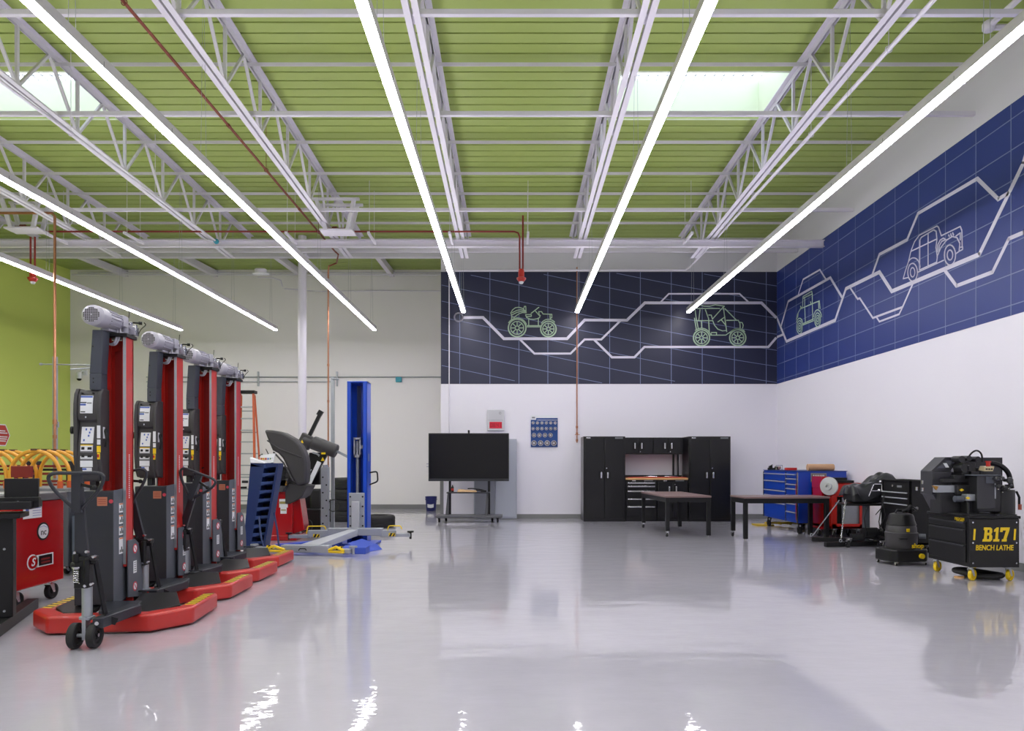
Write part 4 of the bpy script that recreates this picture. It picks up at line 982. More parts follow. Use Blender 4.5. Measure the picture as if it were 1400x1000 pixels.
# ---------------------------------------------------------------- tyre changer with angled arms
r = thing('tyre_changer', 'tyre changer with tilted charcoal arm assembly behind the wheel hood', 'machine', (-3.80, 12.9, 0)); r.scale = (.86,.86,.86)
MB().box(-.35,.35,-.3,.3,0,.5).build('cabinet', M_BLACK, r, .02)
q = MB(); q.bar((-.02,0,.5),(.02,0,1.0),.16,.16).bar((-.02,0,1.0),(.42,0,1.78),.09,.13); q.build('tower', M_BLACK, r)
q = MB(); q.bar((.13,-.08,1.0),(.33,-.08,1.55),.012,.11,up=(0,0,1)); 
q = MB(); q.hexa([(-.03,-.075,.98),(.05,-.075,.94),(.05,-.07,.94),(-.03,-.07,.98)],[(.22,-.075,1.52),(.31,-.075,1.48),(.31,-.07,1.48),(.22,-.07,1.52)]); q.build('arm_label', M_LABEL, r)
hd = MB()
hd.cyl((-.1,0,1.96),(.24,0,1.86),.13,n=26).cyl((.1,0,1.92),(.62,0,1.72),.15,n=26).bar((-.12,0,1.8),(.02,0,2.08),.2,.26)
head = hd.build('arm_head', M_PLAS, r, .03, 3, 50)
q = MB(); q.bar((.0,0,2.0),(.27,0,2.55),.07,.07).bar((.23,0,2.5),(.29,0,2.6),.085,.1); q.build('hex_column', M_BLACK, head)
q = MB(); q.bar((.6,0,1.74),(.93,0,1.57),.06,.05).box(.9,.95,-.02,.02,1.5,1.56); q.build('slide_bar', M_LARM, head)
q = MB(); q.prism([(-.2,1.6),(-.13,1.62),(.0,1.85),(-.07,1.9)],'y',-.05,.05); q.build('handle', M_BLACK, head, .01)
MB().prism([(.32,1.52),(.40,1.52),(.36,1.60)],'y',-.16,-.155).box(.33,.42,-.16,-.155,1.66,1.7).build('warning_sticker', M_YEL, head)
MB().prism([(-.12,1.9),(-.05,1.9),(-.085,1.97)],'y',-.15,-.145).build('warning_sticker', M_YEL, head)
q = MB(); q.box(-.02,.22,.12,.3,1.0,1.7); q.build('rear_column', M_BLACK, r, .02)
q = MB().tube(rounded([(.0,.0,1.3),(.22,.0,1.35),(.3,0,1.45),(.24,0,1.66),(.1,0,1.7)],.08,5,False),.02,10); q.build('curved_arm', M_LARM, r)
q = MB().tube([(.12,-.1,.86),(.5,-.1,.87)],.018,8).cyl((.1,-.1,.5),(.1,-.1,.86),.03,n=12); q.build('roller_arm', M_BLACK, r)
q = MB().box(.08,.32,-.15,.1,.38,.92); q.build('rubber_pad', M_RUB, r, .05, 4)
q = MB().cyl((-.2,-.32,.0),(-.2,-.32,.85),.04,n=14).cyl((-.07,-.32,0),(-.07,-.32,.9),.03,n=14); q.build('air_cylinder', M_GALV, r)
q = MB().tube(rounded([(-.1,-.35,.5),(-.2,-.4,.2),(-.05,-.45,.04),(.2,-.4,.03),(.2,-.35,.25),(.0,-.33,.3)],.1,4,False),.012,8); q.build('air_hose', M_RUB, r)
r = thing('bead_press_post', 'slotted silver post standing left of the blue lift column', 'post', (-3.17, 11.75, 0))
MB().box(-.1,.1,-.08,.08,0,.02).box(-.065,.065,-.04,.04,.02,1.2).build('post', M_GALV, r, .003)
MB().cyl((0,0,1.2),(0,0,1.24),.05,n=16).build('cap', M_LARM, r)
q = MB()
for k in range(7): q.cyl((-.03+.06*(k % 2),-.045,.25+k*.13),(-.03+.06*(k % 2),-.04,.25+k*.13),.014,n=8)
q.build('bolt_hole', M_HOLE, r)
q = MB().torus((.14,0,.55),.1,.008,'y',18,6); q.build('coiled_wire', M_BLACK, r)
r = thing('strut_post', 'tall thin galvanised post just left of the blue lift column', 'post', (-3.47, 13.4, 0))
MB().box(-.03,.03,-.03,.03,0,2.93).box(-.12,.12,-.12,.12,0,.012).build('post', M_GALV, r)
MB().cyl((0,-.03,2.88),(.12,-.03,2.88),.015,n=8).build('arm', M_GALV, r)

# ---------------------------------------------------------------- blue ramp on its end
r = thing('drive_on_ramp', 'dark blue louvred steel ramp stood on end beside the rearmost lift', 'ramp', (-3.75, 10.15, 0))
A0, A1 = (-.19,.04), (-.07,1.29)      # left side sheet bottom / top (x,z)
q = MB(); q.prism([(-.18,.03),(-.07,.03),(.13,1.22),(-.07,1.27)],'y',-.03,.21).build('side_sheet', M_NAVYP, r, .004)
q = MB(); q.prism([(.10,.03),(.13,.03),(.335,1.24),(.305,1.25)],'y',-.02,.2); q.build('edge_rail', M_NAVYP, r)
for k in range(10):
    z = .08+k*.125; t = z/1.24; xa = -.07+.2*t; xb = .115+.205*t
    q = MB(); q.hexa([(xa,-.03,z),(xb,.02,z+.02),(xb,.2,z-.03),(xa,.2,z-.05)],[(xa,-.03,z+.012),(xb,.02,z+.032),(xb,.2,z-.018),(xa,.2,z-.038)])
    q.hexa([(xa,-.035,z-.01),(xb,-.0,z+.045),(xb,.012,z+.045),(xa,-.023,z-.01)],[(xa,-.035,z+.045),(xb,-.0,z+.055),(xb,.012,z+.055),(xa,-.023,z+.045)])
    q.build('louvre', mat('lit_louvre_blue',(46,70,124),.4), r)  # the ramp's blue, lightened: light on the slats put into the colour
q = MB(); q.prism([(-.12,.06),(.13,.06),(.33,1.24),(.0,1.24)],'y',.2,.21); q.build('back_sheet', M_HOLE, r)
MB().prism([(-.07,1.22),(.33,1.22),(.335,1.27),(-.07,1.28)],'y',-.03,.2).build('top_cap', M_NAVYP, r)
q = MB().tube(rounded([(.06,-.04,.5),(.12,-.15,.25),(.2,-.22,.015),(.38,-.12,.015),(.33,-.06,.3),(.27,-.02,.55)],.04,4,False),.013,8); q.build('support_loop', M_NAVYP, r)
MB().box(-.15,-.05,-.04,.18,0,.04).box(.02,.13,-.04,.18,0,.04).build('foot', M_BLACK, r)
q = MB().cyl((-.2,0,1.0),(-.12,0,1.0),.02,n=10).box(-.22,-.14,-.02,.02,.9,.93); q.build('latch', M_BLACK, r)
tag(MB().hexa([(-3.82,10.1,1.275),(-3.6,10.1,1.27),(-3.6,10.25,1.27),(-3.82,10.25,1.275)],[(-3.83,10.12,1.36),(-3.62,10.12,1.285),(-3.62,10.22,1.285),(-3.83,10.22,1.36)]).build('shop_rag', M_LABEL, None, .01), 'crumpled white rag on top of the blue ramp', 'rag')

# ---------------------------------------------------------------- tyres
def tyre_mb(m, R=.33, W=.235, z=0):
    h = W/2
    m.lathe([(R*.62,-h*.9),(R*.7,-h),(R*.9,-h),(R*.97,-h*.82),(R,-h*.6),(R,-h*.28),(R*.985,-h*.26),(R*.985,-h*.2),(R,-h*.18),(R,h*.18),(R*.985,h*.2),(R*.985,h*.26),(R,h*.28),(R,h*.6),(R*.97,h*.82),(R*.9,h),(R*.7,h),(R*.62,h*.9),(R*.6,h*.7),(R*.66,h*.6),(R*.8,h*.6),(R*.85,0),(R*.8,-h*.6),(R*.66,-h*.6),(R*.6,-h*.7),(R*.62,-h*.9)],(0,0,z+h),'z',40)
    return m
t0 = tyre_mb(MB()).build('tyre', M_RUB, None); t0.location = (-3.72,15.15,0)
LB = ['lowest black tyre of the stack left of the blue lift','second tyre from the bottom of the stack','third tyre from the bottom of the stack','topmost black tyre of the stack left of the blue lift']
tag(t0, LB[0], 'tyre', 'stacked tyres')
for k in range(1, 4):
    c = t0.copy(); COL.objects.link(c); c.location = (-3.72+.05*k-.02*(k % 2), 15.15-.02*k, .236*k); c['label'] = LB[k]
c = t0.copy(); COL.objects.link(c); c.location = (-2.66, 13.75, 0); c['label'] = 'single tyre lying flat on the floor right of the blue lift'; c['group'] = 'loose tyres'

# ---------------------------------------------------------------- blue lift column
r = thing('lift_column', 'royal blue lift column with grey carriage and swing arms', 'vehicle lift', (-2.42, 10.8, 0))
x0, x1, d = -.155, .155, .3; HZ = 2.545
q = MB().box(x0,x0+.062,0,.012,.02,HZ).box(x1-.068,x1,0,.012,.02,HZ).box(x0,x0+.012,0,d,.02,HZ).box(x1-.012,x1,0,d,.02,HZ).box(x0,x1,d-.012,d,.02,HZ).box(x0,x1,-.004,d,HZ-.02,HZ)
q.box(x0+.05,x0+.062,0,.05,.02,HZ).box(x1-.068,x1-.056,0,.05,.02,HZ)
col_ = q.build('column', M_BLUE, r, .004)
MB().box(x1,x1+.002,.1,.16,1.3,1.42).build('rating_plate', M_GALV, col_)
q = MB().tube(rounded([(x1,.2,1.12),(x1+.12,.2,1.14),(x1+.13,.2,.98),(x1,.2,.93)],.04,4,False),.012,8); q.build('side_handle', M_BLACK, col_)
q = MB().cyl((-.02,.12,.5),(-.02,.12,1.62),.022,n=16)
for k in range(70): q.torus((-.02,.12,.5+k*.016),.022,.005,'z',12,4)
q.build('screw_spindle', M_LARM, r)
MB().cyl((-.03,.15,1.6),(-.03,.15,2.5),.006,n=6).box(-.05,.0,.27,.286,.4,2.5).build('guide_rod', M_NAVYP, r)
MB().box(-.07,.04,.07,.1,1.36,1.4).box(-.07,-.05,.07,.14,1.36,1.66).box(.02,.04,.07,.14,1.36,1.66).box(-.07,.04,.07,.14,1.64,1.67).box(.04,.07,.08,.12,1.5,1.55).build('nut_housing', M_LARM, r)
q = MB().box(-.12,.12,-.035,-.002,.22,.81); car_ = q.build('carriage', M_LARM, r, .004)
MB().box(-.065,.055,-.1,-.035,.2,.68).build('carriage_channel', mat('light_arm_grey',(176,178,186),.38,metal=.1), car_, .006)
for k in range(4):
    for x in (-.095,.095): MB().cyl((x,-.045,.3+k*.15),(x,-.035,.3+k*.15),.013,n=10).build('bolt', M_HOLE, car_)
MB().box(-.42,.42,-.16,-.02,.16,.27).build('cross_tube', M_LARM, car_, .006)
# swing arms
def arm(p0, p1, w, zc, h, nm='swing_arm', par=r):
    q = MB(); q.bar((p0[0],p0[1],zc),(p1[0],p1[1],zc),w,h); return q.build(nm, M_LARM, par, .005)
a1 = arm((.38,-.09),(.62,-.07),.12,.19,.1); arm((.55,-.07),(.84,-.06),.07,.16,.05,'arm_extension',a1)
MB().cyl((.84,-.06,.1),(.84,-.06,.2),.018,n=10).cyl((.84,-.06,.2),(.84,-.06,.225),.05,n=18).build('lift_pad', M_BLACK, a1)
MB().tube(rounded([(.5,-.15,.24),(.52,-.15,.31),(.7,-.15,.31),(.72,-.15,.26)],.02,3,False),.009,6).build('yellow_guard', M_YEL, a1)
def hz(par, x, y, z, w=.1, h=.05):
    q = MB().box(x,x+w,y-.004,y,z,z+h); o = q.build('hazard_label', M_YEL, par)
    q = MB(); q.prism([(x+.005,z),(x+.035,z),(x+.06+.0,z+h),(x+.03,z+h)],'y',y-.006,y-.004).prism([(x+.055,z),(x+.08,z),(x+.1,z+h*.8),(x+.085,z+h)],'y',y-.006,y-.004); q.build('hazard_stripe', M_BLACK, o)
hz(a1,.52,-.155,.15)
a2 = arm((-.38,-.09),(-.72,-.14),.12,.19,.1); arm((-.68,-.14),(-1.0,-.18),.07,.15,.05,'arm_extension',a2)
MB().cyl((-1.0,-.18,.1),(-1.0,-.18,.19),.018,n=10).cyl((-1.0,-.18,.19),(-1.0,-.18,.21),.05,n=18).build('lift_pad', M_BLACK, a2)
MB().tube(rounded([(-.72,-.22,.2),(-.7,-.22,.31),(-.45,-.2,.31),(-.43,-.2,.26)],.02,3,False),.009,6).build('yellow_guard', M_YEL, a2); hz(a2,-.62,-.215,.14)
q = MB(); q.hexa([(-.08,-.13,.16),(.06,-.13,.16),(-.32,-1.05,.04),(-.6,-1.0,.04)][::-1],[(-.08,-.13,.26),(.06,-.13,.26),(-.32,-1.05,.12),(-.6,-1.0,.12)][::-1]); a3 = q.build('front_arm', mat('light_arm_grey',(176,178,186),.38,metal=.1), r, .006)
q = MB(); q.bar((-.78,-1.14,.09),(-.1,-1.2,.09),.14,.1); fa = q.build('swing_arm', M_LARM, r, .006)
q = MB().box(-.6,-.34,-1.26,-1.24,.06,.12); q.build('latch_plate', M_GALV, fa)
q = MB().tube([(-.52,-1.265,.075),(-.5,-1.265,.1),(-.43,-1.265,.1),(-.41,-1.265,.075)],.008,6); q.build('latch', M_BLACK, fa)
arm((-.75,-1.14),(-1.2,-1.06),.09,.07,.06,'arm_extension',fa); arm((-.14,-1.2),(.22,-1.3),.09,.07,.06,'arm_extension',fa)
for x, y in ((.24,-1.3),(-1.2,-1.06)): MB().cyl((x,y,.03),(x,y,.12),.02,n=10).cyl((x,y,.12),(x,y,.14),.055,n=18).build('lift_pad', M_GALV, fa)
for (xa, ya), (xb, yb_) in (((-1.02,-1.17),(-.72,-1.24)),((-.1,-1.28),(.12,-1.34))):
    q = MB().tube([(xa,ya,.08),((xa+xb)/2,(ya+yb_)/2-.01,.13),(xb,yb_,.08)],.02,8).tube([(xa,ya,.06),(xb,yb_,.06)],.018,8); q.build('yellow_guard', M_YEL, fa)
hz(fa,-.98,-1.2,.09); hz(fa,.0,-1.32,.09)
# blue floor plates / runway
q = MB(); q.hexa([(-1.12,-.58,0),(-.2,-.28,0),(-.2,-.12,0),(-1.12,-.42,0)],[(-1.12,-.58,.07),(-.2,-.28,.12),(-.2,-.12,.12),(-1.12,-.42,.07)])
q.hexa([(.0,-.62,0),(.28,-1.0,0),(.5,-.55,0),(.12,-.2,0)],[(.0,-.62,.1),(.22,-1.0,.08),(.42,-.55,.08),(.12,-.2,.12)])
q.hexa([(.04,-1.08,0),(.36,-1.08,0),(.38,-.9,0),(.02,-.85,0)],[(.04,-1.08,.09),(.36,-1.08,.09),(.38,-.9,.1),(.02,-.85,.1)])
q.box(-.3,.3,-.12,.4,0,.03)
q.build('blue_base_plate', mat('base_blue',(58,84,190),.4), r, .004)

# ---------------------------------------------------------------- bucket
r = thing('bucket', 'dark blue plastic bucket with white print at the alcove wall', 'bucket', (-2.15, 18.3, 0))
MB().lathe([(0,0),(.12,0),(.128,.01),(.15,.34),(.155,.34),(.155,.375),(.148,.375),(.142,.34),(.12,.02),(0,.02)]).build('body', mat('bucket_blue',(26,34,104),.4), r)
MB().lathe([(.158,.29),(.16,.29),(.16,.31),(.158,.31)]).build('rim_ring', mat('bucket_blue',(26,34,104),.4), r)
q = MB(); vs = []; 
for i in range(9):
    t = -PI/2-.6+1.2*i/8
    for z in (.1,.19): R_ = .131+.022*z/.34+.006; vs.append((R_*math.cos(t), R_*math.sin(t), z-.02*math.cos((i-4)*.3)))
q.add(vs, [(2*i, 2*i+2, 2*i+3, 2*i+1) for i in range(8)]); q.build('printed_logo', M_LABEL, r)
# ---------------------------------------------------------------- television on its cart
r = thing('television_cart', 'large black television on a wheeled grey stand near the back wall', 'television', (-.94, 14.9, 0))
SW, z0, z1 = .86, .875, 1.9
t_ = MB().box(-SW,SW,-.06,.02,z0,z1).build('television', M_BLACK, r, .006)
MB().box(-SW+.02,SW-.02,-.064,-.06,z0+.06,z1-.03).build('screen', M_SCREEN, t_)
MB().box(-SW,SW,-.072,-.06,z0,z0+.05).build('lower_bezel', mat('bezel_grey',(38,40,46),.4), t_, .003)
MB().box(-.02,.02,-.05,-.02,z1,z1+.03).ball((0,-.04,z1+.045),.025,10).build('webcam', M_BLACK, t_)
MB().box(.55,.75,-.073,-.072,z0+.015,z0+.03).build('front_port', M_HOLE, t_)
MB().box(-SW-.05,-SW,-.02,0,1.18,1.19).box(-SW-.05,-SW,-.02,0,1.24,1.25).build('side_bracket', M_CHROME, t_)
for x in (-.41, .43):
    MB().box(x-.025,x+.025,.02,.07,.16,1.75).build('upright', M_BLACK, r, .004)
    q = MB(); q.hexa([(x-.09,-.05,.14),(x-.02,-.05,.14),(x-.02,.02,.14),(x-.09,.02,.14)],[(x-.045,-.03,.63),(x-.01,-.03,.63),(x-.01,.03,.63),(x-.045,.03,.63)]); q.build('brace', mat('stand_grey',(86,86,92),.45), r, .003)
MB().box(-.46,.46,-.22,.04,.62,.645).build('shelf', M_CHAR, r, .005)
MB().prism([(-.7,-.2),(-.66,-.25),(.68,-.25),(.72,-.2),(.72,.2),(-.7,.2)],'z',.1,.15).build('base', mat('stand_grey',(86,86,92),.45), r, .01)
for x, y in ((-.62,-.17),(-.5,.1),(.5,.1),(.62,-.17)): caster(r, x, y, .036, .035, .1, M_BLACK, M_BLACK)
r = thing('mat_roll', 'tan folder and black cables lying on the television cart shelf', 'papers', (-.98, 14.8, .646))
MB().hexa([(-.2,-.1,0),(.22,-.1,0),(.22,.08,0),(-.2,.08,0)],[(-.18,-.1,.05),(.2,-.1,.03),(.2,.08,.03),(-.18,.08,.06)]).build('folder', mat('tan_folder',(214,176,132),.6), r, .006)
MB().tube(rounded([(.2,0,.04),(.34,-.04,.02),(.42,.03,.015),(.3,.06,.05),(.1,.02,.075),(.02,0,.07)],.05,4,False),.012,8).box(.3,.42,-.03,.03,0,.035).build('cable', M_BLACK, r)
r = thing('bottle', 'small black bottle on the television cart shelf', 'bottle', (-1.28, 14.78, .646))
MB().lathe([(0,0),(.025,0),(.028,.01),(.028,.1),(.012,.13),(.012,.15),(0,.15)]).build('body', M_BLACK, r); MB().lathe([(.0285,.03),(.029,.03),(.029,.08),(.0285,.08)]).build('label_band', M_RED, r)
# grey metal cabinet behind the television
r = thing('metal_cabinet', 'light grey metal cabinet standing behind the television', 'cabinet', (-.38, 15.55, 0))
MB().box(-.49,.47,-.0,.2,.02,1.80).build('body', M_LCG, r, .004)
MB().box(.0,.45,-.018,0,.05,1.77).build('door', M_LCG, r, .004); MB().box(-.47,-.02,-.018,0,.05,1.77).build('door', mat('mid_cabinet_grey',(134,136,148),.4), r, .004)
MB().box(.03,.05,-.03,-.018,.85,1.0).build('handle', M_CHROME, r)
MB().box(-.48,.46,.01,.19,0,.02).build('plinth', M_LGREY, r)

# ---------------------------------------------------------------- black garage cabinets
YC = 14.97
def pull(par, x, z, h=.13):
    o = MB().box(x-.055,x+.055,-.004,0,z-h*.62,z+h*.62).build('handle_recess', M_HOLE, par, .004)
    MB().box(x-.018,x+.018,-.022,-.004,z-h/2,z+h/2).build('handle', M_CHROME, o, .004)
def tall(xc, lb, wd=.9, H_=1.836):
    r = thing('tall_cabinet', lb, 'cabinet', (xc, YC, 0), group='tall black cabinets')
    MB().box(-wd/2,wd/2,.0,.6,.0,H_).build('body', M_BLKG, r, .006)
    for sx in (-1, 1):
        xa, xb = (sx*.008, sx*(wd/2-.03)) if True else 0
        dr = MB().box(xa,xb,-.02,0,.07,H_-.06).build('door', M_BLKG, r, .006)
        dr2 = dr; o = MB()
        x = sx*.07
        rc = MB().box(x-.055,x+.055,-.024,-.02,1.0-.085,1.0+.085).build('handle_recess', M_HOLE, dr, .003)
        MB().box(x-.018,x+.018,-.042,-.024,.935,1.065).build('handle', M_CHROME, dr, .004)
    MB().cyl((.045,-.03,1.15),(.045,-.02,1.15),.012,n=12).build('lock', M_CHROME, r)
    MB().box(-wd/2+.06,-wd/2+.15,-.004,0,H_-.045,H_-.02).build('badge', M_CHROME, r, .002)
    MB().box(wd/2-.22,wd/2-.05,-.004,0,H_-.05,H_-.02).build('nameplate', M_LGREY, r, .002)
    return r
tall(1.975, 'tall black two-door cabinet at the left end of the run')
tall(4.245, 'tall black two-door cabinet at the right end of the run')
for i, (xc, lb) in enumerate(((2.765,'left black wall cabinet hanging above the workbench'),(3.425,'right black wall cabinet hanging above the workbench'))):
    r = thing('wall_cabinet', lb, 'cabinet', (xc, YC+.35, 1.455), group='black wall cabinets')
    MB().box(-.33,.33,0,YB-YC-.35,0,.37).build('body', M_BLKG, r, .005)
    for sx in (-1, 1):
        dr = MB().box(sx*.006,sx*.32,-.02,0,.02,.35).build('door', M_BLKG, r, .005)
        rc = MB().box(sx*.075-.05,sx*.075+.05,-.024,-.02,.1,.27).build('handle_recess', M_HOLE, dr, .003); MB().box(sx*.075-.017,sx*.075+.017,-.04,-.024,.12,.25).build('handle', M_CHROME, dr, .004)
    MB().cyl((.045,-.028,.055),(.045,-.02,.055),.01,n=10).build('lock', M_CHROME, r)
r = thing('drawer_cabinet', 'black five-drawer base cabinet under the left half of the workbench', 'cabinet', (2.78, YC+.05, 0))
MB().box(-.34,.33,0,.55,0,.9).build('body', M_BLKG, r, .005)
zs = [.86,.785,.68,.51,.345,.11]
for k in range(5):
    dr = MB().box(-.31,.3,-.02,0,zs[k+1]+.008,zs[k]-.008).build('drawer', M_BLKG, r, .004)
    MB().box(-.3,.29,-.035,-.02,zs[k]-.045,zs[k]-.015).build('handle', M_CHROME, dr, .004)
MB().box(.06,.25,-.004,0,.868,.893).build('nameplate', M_LGREY, r, .002); MB().box(-.2,-.12,-.004,0,.868,.89).build('badge', M_CHROME, r, .002)
r = thing('base_cabinet', 'black two-door base cabinet under the right half of the workbench', 'cabinet', (3.455, YC+.05, 0))
MB().box(-.33,.33,0,.55,0,.9).build('body', M_BLKG, r, .005)
for sx in (-1, 1):
    dr = MB().box(sx*.006,sx*.31,-.02,0,.08,.85).build('door', M_BLKG, r, .005)
    MB().box(sx*.075-.017,sx*.075+.017,-.04,-.02,.63,.76).build('handle', M_CHROME, dr, .004)
MB().box(.06,.25,-.004,0,.868,.893).build('nameplate', M_LGREY, r, .002); MB().box(-.2,-.12,-.004,0,.868,.89).build('badge', M_CHROME, r, .002); MB().cyl((.045,-.03,.8),(.045,-.02,.8),.01,n=10).build('lock', M_CHROME, r)
r = thing('worktop', 'maple worktop between the tall black cabinets', 'worktop', (3.11, YC+.02, .9))
MB().box(-.675,.675,0,.6,0,.04).build('board', M_WOOD, r, .004)
MB().box(-.675,.675,.58,.6,.04,.09).build('backstop', M_BLKG, r)
r = thing('worktop_mat', 'red mat lying along the maple worktop', 'mat', (3.11, YC+.09, .94))
MB().box(-.6,.66,0,.5,0,.012).build('mat', mat('red_mat',(196,66,44),.5), r)
q = MB().tube([(-.25,.1,.02),(-.1,.12,.03),(.05,.1,.02)],.012,8).tube([(.2,.12,.02),(.35,.1,.035),(.5,.14,.02)],.012,8); q.build('hand_tool', M_CHROME, r)
tag(MB().box(3.59,3.63,YC+.63,YC+.67,.94,1.455).build('support_post', M_BLKG, None), 'left of two black posts standing under the right wall cabinet', 'post')
tag(MB().box(3.70,3.73,YC+.63,YC+.67,.94,1.455).build('support_post', M_BLKG, None), 'right of two black posts standing under the right wall cabinet', 'post')

# ---------------------------------------------------------------- work tables
def table(loc, rz, w, d, H_, lb, legs):
    r = thing('work_table', lb, 'table', loc, math.radians(rz))
    MB().box(0,w,0,d,H_-.03,H_).build('tabletop', M_TABLE, r, .004)
    q = MB().box(.01,w-.01,.01,.04,H_-.11,H_-.03).box(.01,w-.01,d-.04,d-.01,H_-.11,H_-.03).box(.01,.04,.04,d-.04,H_-.11,H_-.03).box(w-.04,w-.01,.04,d-.04,H_-.11,H_-.03); q.build('apron', M_BLACK, r, .003)
    for i, (x, y) in enumerate(((.04,.04),(w-.04,.04),(.04,d-.04),(w-.04,d-.04))):
        cst = legs[i]
        l_ = MB().box(x-.032,x+.032,y-.032,y+.032,.10 if cst else .02,H_-.03).build('leg', M_BLACK, r, .003)
        if cst: c_ = caster(r, x, y, .04, .028, .1)
        else: MB().cyl((x,y,0),(x,y,.02),.02,n=12).build('levelling_foot', M_CHROME, l_)
    return r
table((2.62,11.9,0), 3.5, .80, 1.72, .705, 'brown-topped black work table on casters in front of the drawer cabinet', [1,0,1,0])
table((3.8,11.42,0), 2, 1.44, .66, .715, 'long brown-topped black work table in front of the blue tool chest', [0,0,1,0])

# ---------------------------------------------------------------- blue tool chest
r = thing('tool_chest', 'wide royal blue tool chest with silver drawer pulls along the right wall', 'cabinet', (5.05, 12.3, 0))
Wc, Dc = .86, 1.68
MB().box(0,Wc,0,Dc,.2,1.12).build('body', M_BLUET, r, .008)
MB().box(-.01,Wc+.01,-.01,Dc+.01,1.12,1.13).build('lid', mat('dark_blue_paint',(18,52,130),.4), r)
for (ya, yb_, zs) in ((.06,.5,[1.08,1.0,.9,.82,.7,.55,.4,.24]),(.56,1.62,[1.08,.94,.76,.66,.52,.24])):
    for k in range(len(zs)-1):
        dr = MB().box(-.012,0,ya,yb_,zs[k+1]+.006,zs[k]-.006).build('drawer', M_BLUET, r, .003); MB().box(-.03,-.012,ya+.01,yb_-.01,zs[k]-.028,zs[k]-.012).build('handle', M_PULL, dr)
MB().box(-.014,.002,.0,.04,.2,1.1).box(-.014,0,.51,.55,.2,1.1).box(-.014,0,1.635,1.68,.2,1.1).build('corner_trim', M_CHROME, r)
q = MB().box(-.016,-.0,.045,.06,.25,.9); q.build('red_strip', M_RED, r)
MB().box(.22,.50,-.014,-.01,.93,1.09).build('poster', M_LGREY, r); MB().box(.24,.48,-.016,-.014,.985,1.075).build('poster_panel', mat('bronze_print',(104,90,84),.5), r); MB().box(.23,.49,-.016,-.014,.955,.97).build('poster_stripe', M_YEL, r)
q = MB()
for k in range(7): q.box(.26+k*.03,.275+k*.03,-.0175,-.016,1.0,1.06)
q.build('poster_print', M_LABEL, r)
for x, y in ((.08,.1),(.76,.1),(.08,1.58),(.76,1.58)): caster(r, x, y, .065, .045, .2, M_RUB, M_BLACK)
r = thing('paper_roll', 'roll of brown kraft paper lying on the blue tool chest', 'roll', (5.27, 12.42, 1.131))
q = MB(); q.cyl((0,0,.06),(.46,.0,.06),.06,n=28); q.build('roll', M_KRAFT, r)
MB().cyl((.46,0,.06),(.463,0,.06),.022,n=16).build('core_hole', mat('core_brown',(96,60,40),.7), r)
tag(MB().box(5.1,5.3,12.95,13.05,1.131,1.18).build('tool_case', M_RED, None, .005), 'small red tool case on the blue tool chest', 'box')
r = thing('tool_holder', 'small chrome stand on the blue tool chest', 'stand', (5.12, 13.35, 1.131))
MB().box(-.06,.06,-.03,.03,0,.01).tube([(-.06,0,0),(-.06,0,.09),(.06,0,.09),(.06,0,0)],.007,6).box(-.03,.03,-.01,.01,.02,.07).build('frame', M_CHROME, r)
r = thing('hand_tools', 'heap of small black tools at the far end of the blue tool chest', 'tools', (5.15, 13.72, 1.131))
MB().box(-.1,.1,-.05,.05,0,.04).box(-.08,-.03,-.03,.03,.04,.08).ball((.05,0,.04),.035,8).tube([(-.1,.0,.05),(-.02,0,.1)],.01,6).build('tool', M_BLACK, r)
r = thing('hose_heap', 'yellow hoses and base lying under the blue tool chest', 'hose', (5.15, 14.0, 0))
q = MB()
for k in range(4): q.tube([(.12+.3*k*.6+(.16-.02*k)*math.cos(t*.5),.05-.1*k+(.12)*math.sin(t*.5),.03+.008*k+.004*t) for t in range(12)],.018,6)
q.box(-.25,.1,-.05,.25,0,.025); q.build('hose', mat('dull_yellow',(206,172,40),.5), r)

# ---------------------------------------------------------------- red brake lathe cart
r = thing('brake_lathe_cart', 'red brake service cart with open front and silver disc', 'cart', (5.32, 11.75, 0))
x0, x1, d, H_ = .08, .62, .42, .93
q = MB().box(x0,x1,0,.02,.70,H_).box(x0,x0+.085,0,.02,.16,.70).box(x1-.07,x1,0,.02,.16,.70).box(x0,x1,0,.02,.16,.24).box(x0,x0+.02,.02,d,.16,H_).box(x1-.02,x1,.02,d,.16,H_).box(x0,x1,d-.02,d,.16,H_).box(x0,x1,0,d,.16,.2).box(x0,x1,0,d,H_-.02,H_)
q.build('body', mat('orange_red_enamel',(196,34,24),.4,coat=.3), r, .005)
MB().hexa([(x0+.2,.06,.22),(x1-.06,.05,.2),(x1-.06,.08,.2),(x0+.2,.09,.22)],[(x0+.2,.06,.68),(x1-.06,.05,.69),(x1-.06,.08,.69),(x0+.2,.09,.68)]).build('inner_panel', M_GALV, r)
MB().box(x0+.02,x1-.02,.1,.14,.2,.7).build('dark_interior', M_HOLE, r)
q = MB().box(-.05,.08,.1,.5,.84,1.04).build('side_chest', M_REDD, r, .006)
MB().box(-.045,.075,.092,.1,.935,.95).build('handle', M_CHROME, q); MB().box(-.02,.04,.095,.1,.88,.91).build('badge', M_LABEL, q)
q = MB().box(-.05,-.02,.1,.5,.18,.84).box(-.05,.08,.1,.5,.14,.22).box(-.05,.08,.46,.5,.2,.84); q.build('side_frame', M_REDD, r)
MB().box(x0+.02,x1-.15,.03,d-.04,H_,H_+.045).build('tool_tray', M_BLACK, r, .006)
q = MB().cyl((x0+.05,.2,H_),(x0+.05,.2,H_+.06),.05,n=14).box(x0+.1,x0+.3,.1,.3,H_+.04,H_+.09); q.build('lathe_head', M_BLACK, r)
